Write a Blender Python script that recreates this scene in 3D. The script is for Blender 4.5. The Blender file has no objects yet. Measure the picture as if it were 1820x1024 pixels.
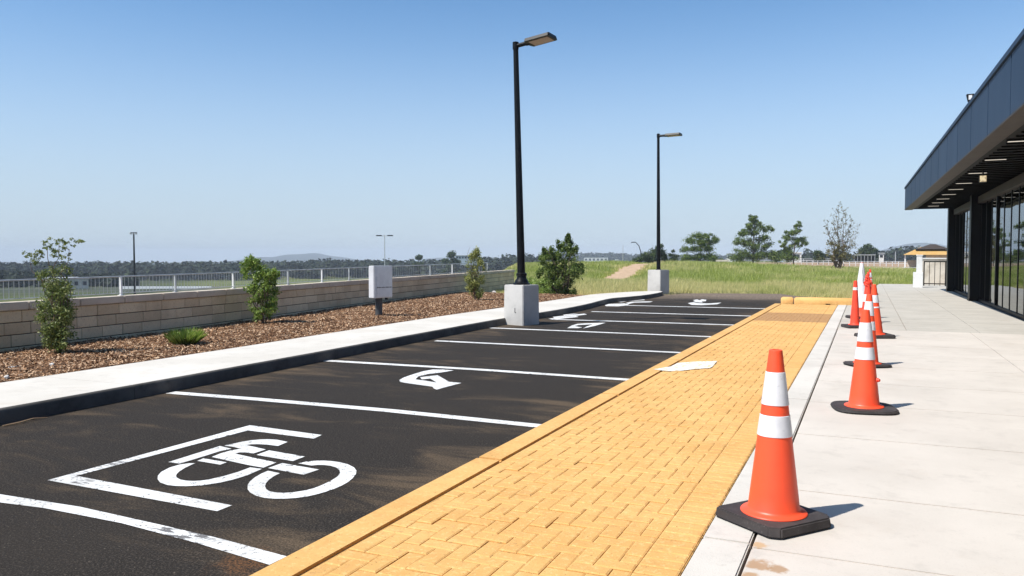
import bpy, bmesh, math, random
import numpy as np
from mathutils import Vector, Matrix
random.seed(7); RNG = np.random.default_rng(7)
R = math.radians
sc = bpy.context.scene
COL = sc.collection

# ------------------------------------------------------------------ camera geometry (metres, Y runs along the tactile strip)
F = 1418.0; CZ = 1.6; YAW = R(23.95); PITCH = math.atan(57 / F)
SY, CY = math.sin(YAW), math.cos(YAW)
def G(x, y, z=0.0, d=None):
    u = (x - 910) / F; v = (512 - y) / F
    up = v * math.cos(PITCH) - math.sin(PITCH); fw = math.cos(PITCH) + v * math.sin(PITCH)
    X = u * CY - fw * SY; Y = u * SY + fw * CY
    t = (z - CZ) / up if d is None else d / fw
    return Vector((X * t, Y * t, CZ + up * t))
def AT(px, d):
    """plan point at image column px and forward distance d"""
    l = (px - 910) / F * d
    return (l * CY - d * SY, l * SY + d * CY)
def S(r, g, b):
    f = lambda c: (c / 255 / 12.92) if c <= 10 else ((c / 255 + .055) / 1.055) ** 2.4
    return (f(r), f(g), f(b), 1)

# ------------------------------------------------------------------ tagging
def tag(o, label=None, cat=None, group=None, kind=None):
    if label: o['label'] = label
    if cat: o['category'] = cat
    if group: o['group'] = group
    if kind: o['kind'] = kind
    return o
def empty(name, loc=(0, 0, 0), rz=0, label=None, cat=None, group=None):
    o = bpy.data.objects.new(name, None); COL.objects.link(o)
    o.location = loc; o.rotation_euler = (0, 0, rz); o.empty_display_size = .2
    return tag(o, label, cat, group)
def copy_tree(o, parent=None):
    c = o.copy(); COL.objects.link(c)
    if parent is not None: c.parent = parent
    for ch in [k for k in bpy.data.objects if k.parent == o]: copy_tree(ch, c)
    return c

# ------------------------------------------------------------------ mesh builder
class MB:
    def __init__(s): s.v = []; s.f = []
    def add(s, vs, fs):
        n = len(s.v); s.v += [tuple(v) for v in vs]; s.f += [tuple(i + n for i in f) for f in fs]; return s
    def box(s, c, sz, rz=0, M=None):
        hx, hy, hz = [a / 2 for a in sz]
        P = [Vector((x, y, z)) for z in (-hz, hz) for x, y in ((-hx, -hy), (hx, -hy), (hx, hy), (-hx, hy))]
        m = M if M is not None else Matrix.Rotation(rz, 3, 'Z')
        return s.add([m @ p + Vector(c) for p in P], [(3, 2, 1, 0), (4, 5, 6, 7), (0, 1, 5, 4), (1, 2, 6, 5), (2, 3, 7, 6), (3, 0, 4, 7)])
    def prism(s, poly, z0, z1, top=None):
        a = sum(poly[i][0] * poly[(i + 1) % len(poly)][1] - poly[(i + 1) % len(poly)][0] * poly[i][1] for i in range(len(poly)))
        if a < 0: poly = poly[::-1]; top = top[::-1] if top else None
        n = len(poly); t = top or poly
        return s.add([(p[0], p[1], z0) for p in poly] + [(p[0], p[1], z1) for p in t],
                     [tuple(range(n - 1, -1, -1)), tuple(range(n, 2 * n))] + [(i, (i + 1) % n, n + (i + 1) % n, n + i) for i in range(n)])
    def tube(s, pts, rad, seg=8, caps=True):
        pts = [Vector(p) for p in pts]; n = len(pts)
        if not hasattr(rad, '__len__'): rad = [rad] * n
        vs = []; up = Vector((.13, .27, .95)).normalized()
        for i, p in enumerate(pts):
            d = (pts[min(i + 1, n - 1)] - pts[max(i - 1, 0)]).normalized()
            a = d.cross(Vector((1, 0, 0)) if abs(d.z) > .9 else up).normalized(); b = d.cross(a)
            vs += [p + (a * math.cos(2 * math.pi * k / seg) + b * math.sin(2 * math.pi * k / seg)) * rad[i] for k in range(seg)]
        fs = [(i * seg + k, i * seg + (k + 1) % seg, (i + 1) * seg + (k + 1) % seg, (i + 1) * seg + k) for i in range(n - 1) for k in range(seg)]
        if caps: fs += [tuple(range(seg - 1, -1, -1)), tuple(range((n - 1) * seg, n * seg))]
        return s.add(vs, fs)
    def lathe(s, prof, seg=40, c=(0, 0, 0), caps=False):
        n = len(prof)
        vs = [(c[0] + r * math.cos(2 * math.pi * k / seg), c[1] + r * math.sin(2 * math.pi * k / seg), c[2] + z) for r, z in prof for k in range(seg)]
        fs = [(i * seg + k, i * seg + (k + 1) % seg, (i + 1) * seg + (k + 1) % seg, (i + 1) * seg + k) for i in range(n - 1) for k in range(seg)]
        if caps: fs += [tuple(range(seg - 1, -1, -1)), tuple(range((n - 1) * seg, n * seg))]
        return s.add(vs, fs)
    def build(s, name, mat, parent=None, bevel=0, smooth=False, seg=2, fixn=True):
        me = bpy.data.meshes.new(name); me.from_pydata(s.v, [], s.f); me.update()
        if bevel or fixn:
            bm = bmesh.new(); bm.from_mesh(me)
            if fixn: bmesh.ops.recalc_face_normals(bm, faces=bm.faces)
            if bevel:
                es = [e for e in bm.edges if len(e.link_faces) == 2 and e.calc_face_angle(0) > .4]
                bmesh.ops.bevel(bm, geom=es, offset=bevel, segments=seg, affect='EDGES', clamp_overlap=True)
            bm.to_mesh(me); bm.free()
        if smooth:
            me.polygons.foreach_set('use_smooth', [True] * len(me.polygons))
            try: me.set_sharp_from_angle(angle=R(38))
            except Exception: pass
        me.materials.append(mat)
        o = bpy.data.objects.new(name, me); COL.objects.link(o)
        if parent is not None: o.parent = parent
        return o
def fast(name, V, mat, parent=None):
    """V: (n, k, 3) array of separate k-gons"""
    n, k, _ = V.shape
    me = bpy.data.meshes.new(name)
    me.vertices.add(n * k); me.vertices.foreach_set('co', V.astype(np.float32).ravel())
    me.loops.add(n * k); me.loops.foreach_set('vertex_index', np.arange(n * k, dtype=np.int32))
    me.polygons.add(n); me.polygons.foreach_set('loop_start', np.arange(0, n * k, k, dtype=np.int32))
    try: me.polygons.foreach_set('loop_total', np.full(n, k, dtype=np.int32))
    except Exception: pass
    me.update(calc_edges=True); me.validate()
    me.materials.append(mat)
    o = bpy.data.objects.new(name, me); COL.objects.link(o)
    if parent is not None: o.parent = parent
    return o

# ------------------------------------------------------------------ materials
class NT:
    def __init__(s, name):
        s.m = bpy.data.materials.new(name); s.m.use_nodes = True; s.t = s.m.node_tree
        s.t.nodes.clear(); s.out = s.t.nodes.new('ShaderNodeOutputMaterial')
        s.co = s.t.nodes.new('ShaderNodeTexCoord').outputs['Object']
    def n(s, ty, **kw):
        o = s.t.nodes.new(ty)
        for k, v in kw.items(): setattr(o, k, v)
        return o
    def l(s, a, b): s.t.links.new(a, b)
    def put(s, sock, v):
        if hasattr(v, 'links') or isinstance(v, bpy.types.NodeSocket): s.l(v, sock)
        else: sock.default_value = v
    def noise(s, scale, detail=4, rough=.55, vec=None, stretch=None, dist=0):
        v = vec or s.co
        if stretch:
            mp = s.n('ShaderNodeMapping'); s.l(v, mp.inputs[0]); mp.inputs['Scale'].default_value = stretch[:3]
            if len(stretch) > 3: mp.inputs['Rotation'].default_value = (0, 0, stretch[3])
            v = mp.outputs[0]
        o = s.n('ShaderNodeTexNoise'); s.l(v, o.inputs['Vector']); o.inputs['Scale'].default_value = scale
        o.inputs['Detail'].default_value = detail; o.inputs['Roughness'].default_value = rough; o.inputs['Distortion'].default_value = dist
        return o.outputs['Fac']
    def rng(s, v, a, b, c=0., d=1., smooth=True):
        o = s.n('ShaderNodeMapRange'); s.l(v, o.inputs['Value'])
        if smooth: o.interpolation_type = 'SMOOTHSTEP'
        for k, x in zip(('From Min', 'From Max', 'To Min', 'To Max'), (a, b, c, d)): o.inputs[k].default_value = x
        return o.outputs[0]
    def math(s, op, a, b=0.):
        o = s.n('ShaderNodeMath', operation=op); s.put(o.inputs[0], a); s.put(o.inputs[1], b); return o.outputs[0]
    def mix(s, f, a, b, mode='MIX'):
        o = s.n('ShaderNodeMix', data_type='RGBA', blend_type=mode)
        s.put(o.inputs[0], f); s.put(o.inputs[6], a); s.put(o.inputs[7], b); return o.outputs[2]
    def xyz(s):
        o = s.n('ShaderNodeSeparateXYZ'); s.l(s.co, o.inputs[0]); return o.outputs
    def bump(s, h, st=.3, dist=.01, prev=None):
        o = s.n('ShaderNodeBump'); s.l(h, o.inputs['Height']); o.inputs['Strength'].default_value = st; o.inputs['Distance'].default_value = dist
        if prev: s.l(prev, o.inputs['Normal'])
        return o.outputs[0]
    def rand(s): return s.n('ShaderNodeNewGeometry').outputs['Random Per Island']
    def pbsdf(s, col, rough=.7, spec=.5, metal=0., normal=None):
        b = s.n('ShaderNodeBsdfPrincipled'); s.put(b.inputs['Base Color'], col); s.put(b.inputs['Roughness'], rough)
        b.inputs['Specular IOR Level'].default_value = spec; b.inputs['Metallic'].default_value = metal
        if normal: s.l(normal, b.inputs['Normal'])
        return b
    def done(s, sh): s.l(sh.outputs[0], s.out.inputs[0]); return s.m

def M(name, base, rough=.7, var=(), spec=.4, bump=None, metal=0., speck=None):
    t = NT(name); c = base
    for sca, col, lo, hi in var: c = t.mix(t.rng(t.noise(sca), lo, hi), c, col)
    nrm = None
    if bump: nrm = t.bump(t.noise(bump[0], 5), bump[1], bump[2])
    return t.done(t.pbsdf(c, rough, spec, metal, nrm))

def leafmat(name, dark, mid, light, trans=.3, rough=.5, dry=None):
    t = NT(name); r = t.rand()
    c = t.mix(t.rng(r, 0, .55), dark, mid); c = t.mix(t.rng(r, .5, 1.), c, light)
    if dry: c = t.mix(t.rng(t.noise(dry[1], 3), dry[2], dry[3]), c, dry[0])
    b = t.pbsdf(c, rough, .35)
    tr = t.n('ShaderNodeBsdfTranslucent'); t.l(c, tr.inputs[0])
    mx = t.n('ShaderNodeMixShader'); mx.inputs[0].default_value = trans; t.l(b.outputs[0], mx.inputs[1]); t.l(tr.outputs[0], mx.inputs[2])
    return t.done(mx)

# asphalt
def asphalt():
    t = NT('asphalt'); x, y, z = t.xyz()
    fine = t.noise(210, 3, .7); grain = t.noise(75, 2, .7)
    c = t.mix(t.rng(fine, .40, .64), (.008, .007, .006, 1), (.046, .039, .033, 1))
    c = t.mix(t.math('MULTIPLY', t.rng(grain, .50, .62), .8), c, (.080, .066, .054, 1))
    patch = t.noise(.55, 5, .6)
    c = t.mix(t.math('MULTIPLY', t.rng(patch, .45, .7), .4), c, (.042, .034, .027, 1))
    # wind blown dust: long soft streaks, and grit gathered against both kerbs
    st = t.noise(1.1, 6, .62, stretch=(.55, 1.3, 1, R(-14)), dist=.9)
    st2 = t.noise(3.2, 5, .6, stretch=(.3, 1.2, 1, R(12)))
    edgeL = t.rng(x, -6.55, -7.5); edgeR = t.rng(x, -3.5, -2.65)
    edge = t.math('MAXIMUM', edgeL, edgeR)
    dust = t.math('MULTIPLY', t.rng(t.math('ADD', st, t.math('MULTIPLY', edge, .13)), .50, .74), t.rng(st2, .3, .65))
    dust = t.math('MULTIPLY', dust, t.rng(grain, .35, .6, .35, 1.))
    c = t.mix(t.math('MULTIPLY', dust, .62), c, (.20, .14, .085, 1))
    sp = t.n('ShaderNodeTexVoronoi'); t.l(t.co, sp.inputs['Vector']); sp.inputs['Scale'].default_value = 46
    cs = t.n('ShaderNodeSeparateColor'); t.l(sp.outputs['Color'], cs.inputs[0])
    fleck = t.math('MULTIPLY', t.rng(sp.outputs['Distance'], .22, .10), t.rng(cs.outputs[0], .80, .99))
    c = t.mix(t.math('MULTIPLY', fleck, .8), c, (.22, .185, .145, 1))
    # loose gravel apron at the far end
    gv = t.math('MULTIPLY', t.rng(t.math('ADD', y, t.math('MULTIPLY', t.noise(.5, 4), 4.)), 30.0, 35.0), .93)
    c = t.mix(gv, c, t.mix(t.rng(t.noise(14, 4, .7), .4, .65), (.10, .078, .062, 1), (.34, .26, .19, 1)))
    rust = t.n('ShaderNodeVectorMath', operation='DISTANCE'); t.l(t.co, rust.inputs[0]); rust.inputs[1].default_value = G(445, 1000, 0)
    rm = t.math('MULTIPLY', t.rng(t.math('ADD', rust.outputs['Value'], t.math('MULTIPLY', t.noise(9, 4), .35)), .42, .22), t.rng(grain, .4, .62))
    c = t.mix(t.math('MULTIPLY', rm, .8), c, (.20, .09, .035, 1))
    nb = t.bump(fine, .7, .006); nb = t.bump(grain, .5, .008, nb)
    return t.done(t.pbsdf(c, .9, .12, 0, nb))
def paint():
    t = NT('road_paint')
    crack = t.noise(24, 6, .7, dist=1.2); big = t.noise(2.3, 3)
    w = t.math('MULTIPLY', t.rng(crack, .56, .61), t.rng(big, .38, .54))
    pits = t.rng(t.noise(85, 3), .66, .70)
    for p_, r_ in ((G(168, 836), .22), (G(215, 822), .22), (G(150, 858), .10), (G(330, 950), .35)):
        ds = t.n('ShaderNodeVectorMath', operation='DISTANCE'); t.l(t.co, ds.inputs[0]); ds.inputs[1].default_value = p_
        sc_ = t.rng(t.noise(26, 4, .6, stretch=(.25, 1.5, 1, R(62))), .50, .55)
        w = t.math('MAXIMUM', w, t.math('MULTIPLY', t.math('MULTIPLY', t.rng(ds.outputs['Value'], r_, r_ * .5), sc_), .9))
    w = t.math('MAXIMUM', w, t.math('MULTIPLY', pits, .7))
    c = t.mix(t.rng(t.noise(1.7, 4), .35, .75), (.80, .79, .76, 1), (.60, .585, .55, 1))
    c = t.mix(w, c, (.09, .08, .075, 1))
    return t.done(t.pbsdf(c, .6, .4, 0, t.bump(t.noise(160, 3), .3, .004)))
def yellow(name, brick=True):
    t = NT(name); x, y, z = t.xyz()
    c = t.mix(t.rng(t.noise(1.6, 5, .6), .35, .7), (.70, .41, .140, 1), (.62, .34, .105, 1))
    c = t.mix(t.math('MULTIPLY', t.rng(t.noise(7, 5, .65), .48, .72), .5), c, (.52, .28, .09, 1))
    if brick:
        r = t.rand()
        c = t.mix(t.math('MULTIPLY', t.rng(r, 0, 1), .22), c, (.60, .32, .095, 1))
        band = t.math('MULTIPLY', t.rng(y, 18.95, 19.0), t.rng(y, 21.85, 21.8))
        c = t.mix(t.math('MULTIPLY', band, .8), c, (.33, .17, .072, 1))
    pit = t.rng(t.noise(60, 3, .6), .645, .70)
    c = t.mix(t.math('MULTIPLY', pit, .7), c, (.20, .105, .035, 1))
    c = t.mix(t.math('MULTIPLY', t.rng(t.noise(38, 3, .7), .52, .68), .45), c, (.82, .55, .24, 1))
    c = t.mix(t.math('MULTIPLY', t.rng(t.noise(28, 4), .62, .7), .3), c, (.36, .21, .10, 1))
    nb = t.bump(t.noise(120, 4), .5, .004); nb = t.bump(t.noise(22, 4), .35, .006, nb)
    return t.done(t.pbsdf(c, .75, .35, 0, nb))
def concrete(name, a, b, stain=None, bumps=.25, spots=None, face=None):
    t = NT(name)
    c = t.mix(t.rng(t.noise(.8, 6, .6), .35, .68), a, b)
    c = t.mix(t.math('MULTIPLY', t.rng(t.noise(4.5, 6, .7), .5, .72), .35), c, tuple(v * .72 for v in b[:3]) + (1,))
    c = t.mix(t.math('MULTIPLY', t.rng(t.noise(90, 3, .7), .58, .7), .28), c, tuple(v * .55 for v in b[:3]) + (1,))
    if stain: c = t.mix(t.math('MULTIPLY', t.rng(t.noise(stain[1], 6, .7), stain[2], stain[3]), stain[4]), c, stain[0])
    if spots:
        for p, r, col in spots:
            ds = t.n('ShaderNodeVectorMath', operation='DISTANCE'); t.l(t.co, ds.inputs[0]); ds.inputs[1].default_value = p
            m = t.rng(t.math('ADD', ds.outputs['Value'], t.math('MULTIPLY', t.noise(11, 5, .65), r * 1.6)), r * 1.5, r * 1.12)
            c = t.mix(t.math('MULTIPLY', m, .75), c, col)
    nb = t.bump(t.noise(140, 4), bumps, .004)
    return t.done(t.pbsdf(c, .85, .3, 0, nb))

m_asphalt = asphalt(); m_paint = paint(); m_brick = yellow('yellow_brick'); m_ykerb = yellow('yellow_kerb', False)
m_jointfill = M('joint_fill', (.50, .29, .10, 1), .95, [(40, (.20, .12, .05, 1), .45, .6)], .1)
m_walk = concrete('pale_concrete', (.605, .55, .485, 1), (.535, .485, .425, 1), ((.42, .33, .25, 1), 1.3, .56, .75, .3), .2,
                  [(G(1345, 1003, .12), .12, (.36, .19, .075, 1)), (G(1385, 1010, .12), .09, (.34, .18, .07, 1)), (G(1350, 968, .12), .08, (.50, .30, .13, 1)), (G(1330, 1022, .12), .08, (.4, .22, .09, 1))])
m_walkL = concrete('left_walk_concrete', (.64, .60, .535, 1), (.57, .53, .465, 1), ((.46, .36, .28, 1), 1.1, .55, .75, .3), .2)
m_border = concrete('border_concrete', (.63, .59, .53, 1), (.54, .505, .45, 1), ((.40, .36, .31, 1), 30, .55, .72, .4), .5)
m_pave = concrete('grey_paving', (.50, .465, .405, 1), (.44, .41, .355, 1), ((.36, .31, .26, 1), 2.3, .55, .75, .4), .25)
m_kerbshade = concrete('shaded_kerb_concrete', (.135, .122, .108, 1), (.085, .077, .069, 1), ((.04, .036, .032, 1), 1.9, .46, .70, .7), .4)  # shade of the kerb face put into the colour, with dirt blotches
m_block = concrete('light_base_concrete', (.58, .56, .53, 1), (.47, .455, .43, 1), ((.33, .31, .28, 1), 3, .55, .8, .4), .2)
m_bed = M('joint_dark', (.20, .135, .08, 1), .95, [(60, (.06, .04, .025, 1), .45, .6)])
m_black = M('black_metal', (.0035, .0035, .0045, 1), .42, [(9, (.008, .008, .008, 1), .45, .7)], .22)
m_rail = M('galvanised_rail', (.52, .53, .54, 1), .45, [(6, (.34, .35, .36, 1), .45, .7)], .5, metal=.3)
m_white = M('white_paint', (.78, .78, .77, 1), .5, [(4, (.62, .61, .58, 1), .5, .8)])
m_cream = M('cream_wall', (.62, .56, .47, 1), .8, [(2, (.45, .39, .31, 1), .45, .7)], bump=(30, .2, .01))

# ------------------------------------------------------------------ terrain
WY = [-30, 3, 7.7, 11, 13.3, 18, 26.7, 37.1]; WX = [-10.9, -11.5, -11.72, -12.0, -12.32, -13.15, -14.5, -16.35]
def wallx(y): return np.interp(y, WY, WX)
def sstep(a, b, v):
    t = np.clip((v - a) / (b - a), 0, 1); return t * t * (3 - 2 * t)
def pxof(x, y):
    d = -x * SY + y * CY; l = x * CY + y * SY
    return np.where(d > .5, 910 + F * l / np.maximum(d, .5), np.where(l < 0, -4000, 6000)), d
def wav(x, y, f, ph=0.):
    return (np.sin(x * f + ph) * np.cos(y * f * 1.13 - ph * 2) + .5 * np.sin(x * f * 2.1 + y * f * 1.7 + ph) + .3 * np.cos(x * f * 4.3 - y * f * 3.9 + 1.7)) / 1.8
BANDS = {  # forward distance: (image columns, rows the tree tops reach, tree height)
 'A': (560, [-2500, 0, 430, 500, 650, 700, 860, 900, 960, 1010], [466, 466, 467, 464, 462, 463, 459, 452, 452, 459], 11),
 'B': (1500, [960, 1010, 1060, 1110, 1135, 1250, 1450, 1500, 4000], [460, 452, 449, 451, 454, 455, 455, 455, 455], 16),
 'C': (480, [1420, 1500, 1530, 1545, 1575, 1600, 1650, 4000], [460, 454, 449, 447, 449, 444, 442, 442], 10)}
def terrain(x, y):
    x = np.asarray(x, float); y = np.asarray(y, float); r = np.hypot(x, y); px, d = pxof(x, y)
    VL = np.interp(r, [0, 20, 60, 100, 300, 600, 1500, 2500, 4000], [-.5, -.9, -2.8, -4.6, -9, -15, -24, -28, -31])
    VR = np.interp(r, [0, 150, 300, 600, 900, 2000, 4000], [-.05, -.05, -.7, -2, -5, -14, -31])
    side = sstep(980, 1220, px)
    far = VL * (1 - side) + VR * side
    for D0, pxs, ys, h in BANDS.values():
        w = np.exp(-((d - D0) / (D0 * .16)) ** 2) * (px > pxs[0] - 5) * (px < pxs[-1] + 5) * sstep(pxs[0] - 5, pxs[0] + 30, px) * sstep(pxs[-1] + 5, pxs[-1] - 25, px)
        tgt = CZ + (455 - np.interp(px, pxs, ys)) / F * D0 - h
        far = far * (1 - w) + tgt * w
    plate = -.055 + np.zeros_like(r)
    out = sstep(160, 330, r); near = plate * (1 - out) + far * out
    b = np.where(y < 37.1, wallx(y) - .45, -16.8 - (y - 37.1) * .43)
    s = np.where(y > -5, b - x, -1 + 0 * x)
    w = sstep(0, 9, s)
    z = near * (1 - w) + far * w
    # soft mound that carries the sandy path, and slow swells of the meadow
    c = AT(1135, 84); z = z + .75 * np.exp(-(((x - c[0]) / 17) ** 2 + ((y - c[1]) / 20) ** 2))
    z = z + sstep(40, 70, r) * (1 - w) * .10 * wav(x, y, .11, .6) * (r < 400)
    return z
nr = 235; na = 620
rr = 1.2 * (4300 / 1.2) ** (np.arange(nr) / (nr - 1)); aa = np.linspace(0, 2 * math.pi, na, endpoint=False)
# angular steps are finer ahead of the building than behind it
aa = aa + .45 * np.sin(aa)
AR = math.pi / 2 + .25 + math.pi
RG, AG = np.meshgrid(rr, aa + AR, indexing='ij')
gx = RG * np.cos(AG); gy = RG * np.sin(AG); gz = terrain(gx, gy)
verts = np.stack([gx, gy, gz], -1).reshape(-1, 3); faces = []
i0 = np.arange(nr - 1)[:, None] * na; k = np.arange(na)[None, :]; k1 = (k + 1) % na
FQ = np.stack([i0 + k, i0 + na + k, i0 + na + k1, i0 + k1], -1).reshape(-1, 4)
me = bpy.data.meshes.new('ground'); me.vertices.add(len(verts) + 1)
me.vertices.foreach_set('co', np.vstack([verts, [[0, 0, -.055]]]).astype(np.float32).ravel())
tri = np.stack([np.full(na, len(verts)), np.arange(na), (np.arange(na) + 1) % na], -1)
L = np.concatenate([FQ.ravel(), tri.ravel()]).astype(np.int32)
me.loops.add(len(L)); me.loops.foreach_set('vertex_index', L)
ls = np.concatenate([np.arange(len(FQ)) * 4, len(FQ) * 4 + np.arange(na) * 3]).astype(np.int32)
me.polygons.add(len(ls)); me.polygons.foreach_set('loop_start', ls)
me.update(calc_edges=True); me.validate()
# zones: r = bare earth, g = paved lot
allx = me.vertices; co = np.empty(len(allx) * 3, np.float32); allx.foreach_get('co', co); co = co.reshape(-1, 3)
pxv, dv = pxof(co[:, 0], co[:, 1]); rv = np.hypot(co[:, 0], co[:, 1])
jit = 12 * wav(co[:, 0], co[:, 1], .2)
earth = sstep(1385, 1440, pxv) * sstep(84, 96, dv + jit * .3) * sstep(300, 230, dv) + .9 * sstep(34.8, 33.2, co[:, 1] - wav(co[:, 0], co[:, 1], 1.2) * .5) * (co[:, 0] > -12) * (rv < 60)
earth = earth + .8 * sstep(1270, 1330, pxv) * sstep(120, 135, dv) * sstep(250, 200, dv)
lot = sstep(-2000, 0, pxv) * sstep(420, 360, pxv) * sstep(190, 200, dv) * sstep(290, 280, dv) * .7
lot = np.maximum(lot, sstep(590, 620, pxv) * sstep(750, 700, pxv) * sstep(70, 90, dv) * sstep(150, 130, dv) * .9)
colr = np.zeros((len(co), 4), np.float32); colr[:, 0] = np.clip(earth, 0, 1); colr[:, 1] = np.clip(lot, 0, 1); colr[:, 2] = np.clip(sstep(400, 250, pxv) * sstep(25, 60, dv) * (.75 + .5 * wav(co[:, 0], co[:, 1], .06)), 0, 1) * (co[:, 1] > 0); colr[:, 3] = 1
at = me.color_attributes.new('zone', 'FLOAT_COLOR', 'POINT'); at.data.foreach_set('color', colr.ravel())
me.polygons.foreach_set('use_smooth', [True] * len(me.polygons))
t = NT('terrain'); a_ = t.n('ShaderNodeAttribute', attribute_name='zone'); sp = t.n('ShaderNodeSeparateColor'); t.l(a_.outputs['Color'], sp.inputs[0])
c = t.mix(t.rng(t.noise(.035, 6, .65), .4, .62), (.095, .125, .032, 1), (.20, .20, .075, 1))
c = t.mix(t.rng(t.noise(.9, 6, .65), .42, .68), c, (.115, .13, .035, 1))
c = t.mix(t.math('MULTIPLY', t.rng(t.noise(.012, 5, .6), .5, .6), .55), c, (.045, .06, .022, 1))
dirt = t.mix(t.rng(t.noise(1.4, 6, .7), .35, .7), (.30, .20, .125, 1), (.42, .31, .21, 1))
c = t.mix(sp.outputs[0], c, dirt)
c = t.mix(sp.outputs[1], c, t.mix(t.rng(t.noise(.06, 5), .4, .65), (.085, .085, .085, 1), (.17, .165, .155, 1)))
c = t.mix(sp.outputs[2], c, t.mix(t.rng(t.noise(.08, 5), .42, .62), (.022, .034, .014, 1), (.06, .07, .035, 1)))
m_ground = t.done(t.pbsdf(c, .95, .15, 0, t.bump(t.noise(5, 6, .7), .6, .06)))
me.materials.append(m_ground)
ground = bpy.data.objects.new('ground', me); COL.objects.link(ground)
tag(ground, 'rolling ground of rough grass and bare earth reaching the horizon', 'ground', kind='structure')

# ------------------------------------------------------------------ asphalt lot
mb = MB()
lot_poly = [(-7.65, -14), (-2.55, -14), (-2.55, 27.2), (-1.2, 27.6), (-1.6, 31.5), (-3.3, 35.4), (-5.5, 34.9), (-7.1, 34.2), (-9.6, 33.4), (-8.9, 31.2), (-9.0, 24), (-8.2, 14)]
mb.prism(lot_poly, -.12, 0.0)
tag(mb.build('parking_lot', m_asphalt), 'dark new asphalt of the parking lot between the two kerbs', 'asphalt', kind='structure')

# painted stall lines
def strip(pts, w, z=.004):
    mb = MB()
    for (a, b) in zip(pts[:-1], pts[1:]): pass
    L_ = [(p[0], p[1] - w / 2, z) for p in pts]; U = [(p[0], p[1] + w / 2, z) for p in pts]
    n = len(pts); mb.add(L_ + U, [(i, i + 1, n + i + 1, n + i) for i in range(n - 1)]); return mb
LG = 'white stall lines across the parking lot'
poly1 = [(0, 412), (370, 470), (720, 548), (1000, 612), (1325, 699), (1245, 738), (900, 635), (560, 545), (200, 475), (0, 450)]
def trace(pts, sc_, ox, oy, z=.004): return [G(ox + x / sc_, oy + y / sc_, z) for x, y in pts]
def flat(name, polys, label, cat, mat=None, group=None, holes=None):
    me = bpy.data.meshes.new(name); bm = bmesh.new()
    for P in polys:
        vs = [bm.verts.new(p) for p in P]; f = bm.faces.new(vs)
        if f.normal.z < 0: f.normal_flip()
    bm.normal_update()
    for f in bm.faces:
        if f.normal.z < 0: f.normal_flip()
    bmesh.ops.triangulate(bm, faces=bm.faces, ngon_method='EAR_CLIP')
    bm.to_mesh(me); bm.free(); me.materials.append(mat or m_paint)
    o = bpy.data.objects.new(name, me); COL.objects.link(o)
    return tag(o, label, cat, group, kind='structure')
P1 = trace(poly1, 2.6, 0, 720)
P1e = P1[:5] + P1[5:]; P1e.insert(0, G(-420, 838, .004)); P1e.append(G(-420, 850, .004))
lines_txt = ['wide scuffed white line at the front of the bicycle box', 'white line just behind the bicycle box', 'white line just behind the bent arrow symbol', 'white line on open asphalt short of the nearer light base',
             'white line ending at the foot of the nearer light base', 'white line just behind the small loop marking', 'white line behind the row of short hatching dashes', 'farthest white line beside the faded far markings']
flat('stall_line', [P1e], lines_txt[0], 'road line', group=LG)
LY = [([(-7.42, 6.86), (-6.2, 6.93), (-4.5, 6.97), (-2.61, 6.9)], .15), ([(-7.62, 9.93), (-5, 10.02), (-2.61, 9.97)], .16), ([(-7.4, 13.11), (-2.61, 13.13)], .16), ([(-7.6, 15.96), (-2.61, 15.97)], .17),
      ([(-7.2, 18.75), (-5.2, 18.86), (-2.61, 18.91)], .19), ([(-7.2, 21.84), (-2.61, 21.93)], .2), ([(-7.1, 25.02), (-2.61, 25.15)], .22)]
for i, (pts, w) in enumerate(LY):
    o = strip(pts, w).build('stall_line', m_paint); tag(o, lines_txt[i + 1], 'road line', LG, kind='structure')
# bicycle box bracket and symbol
BR = trace([(220, 347), (1155, 93), (1487, 138), (1450, 155), (1145, 117), (352, 327), (1072, 463), (1003, 490)], 2.6, 0, 720)
flat('bracket_marking', [BR], 'white painted three sided bracket enclosing the bicycle symbol', 'road marking')
q = lambda L_: trace(L_, 4.55, 260, 740)
WL = [(395, 379), (345, 379), (270, 390), (190, 413), (120, 450), (94, 480), (92, 508), (112, 535), (170, 555), (240, 563), (320, 565), (450, 558), (600, 535), (700, 512), (810, 479), (935, 425), (840, 413), (740, 450), (620, 485), (500, 512), (440, 520), (380, 523), (320, 520), (275, 511), (246, 495), (240, 480), (247, 465), (270, 443), (310, 418), (350, 399)]
WR = [(1230, 380), (1290, 367), (1370, 359), (1440, 358), (1500, 362), (1570, 372), (1630, 388), (1680, 413), (1700, 440), (1696, 465), (1670, 500), (1630, 532), (1580, 560), (1520, 586), (1450, 610), (1380, 630), (1300, 648), (1210, 660), (1120, 666), (1040, 666), (960, 660), (890, 643), (840, 616), (820, 590), (820, 555), (840, 525), (880, 492), (930, 463), (985, 440), (1080, 460), (1035, 482), (995, 510), (968, 540), (960, 565), (970, 590), (1000, 607), (1050, 616), (1110, 619), (1180, 615), (1280, 600), (1350, 583), (1420, 556), (1490, 523), (1545, 488), (1568, 458), (1562, 433), (1535, 413), (1490, 400), (1440, 394), (1390, 393), (1335, 398)]
SYM = [WL, WR, [(178, 370), (595, 240), (690, 262), (590, 283), (480, 318), (370, 352), (268, 382)], [(412, 360), (462, 340), (652, 372), (597, 391)],
       [(630, 237), (700, 222), (770, 206), (850, 193), (920, 187), (985, 185), (1060, 190), (1143, 207), (1065, 240), (980, 229), (900, 225), (850, 226), (805, 232), (880, 248), (967, 268), (865, 300), (800, 291), (755, 292), (718, 302), (880, 338), (1052, 373), (947, 415), (820, 393), (660, 358), (530, 328), (600, 300), (680, 277), (765, 262), (700, 246)],
       [(993, 275), (1282, 325), (1185, 362), (890, 312)], [(1100, 378), (1397, 430), (1270, 472), (985, 418)]]
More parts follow.
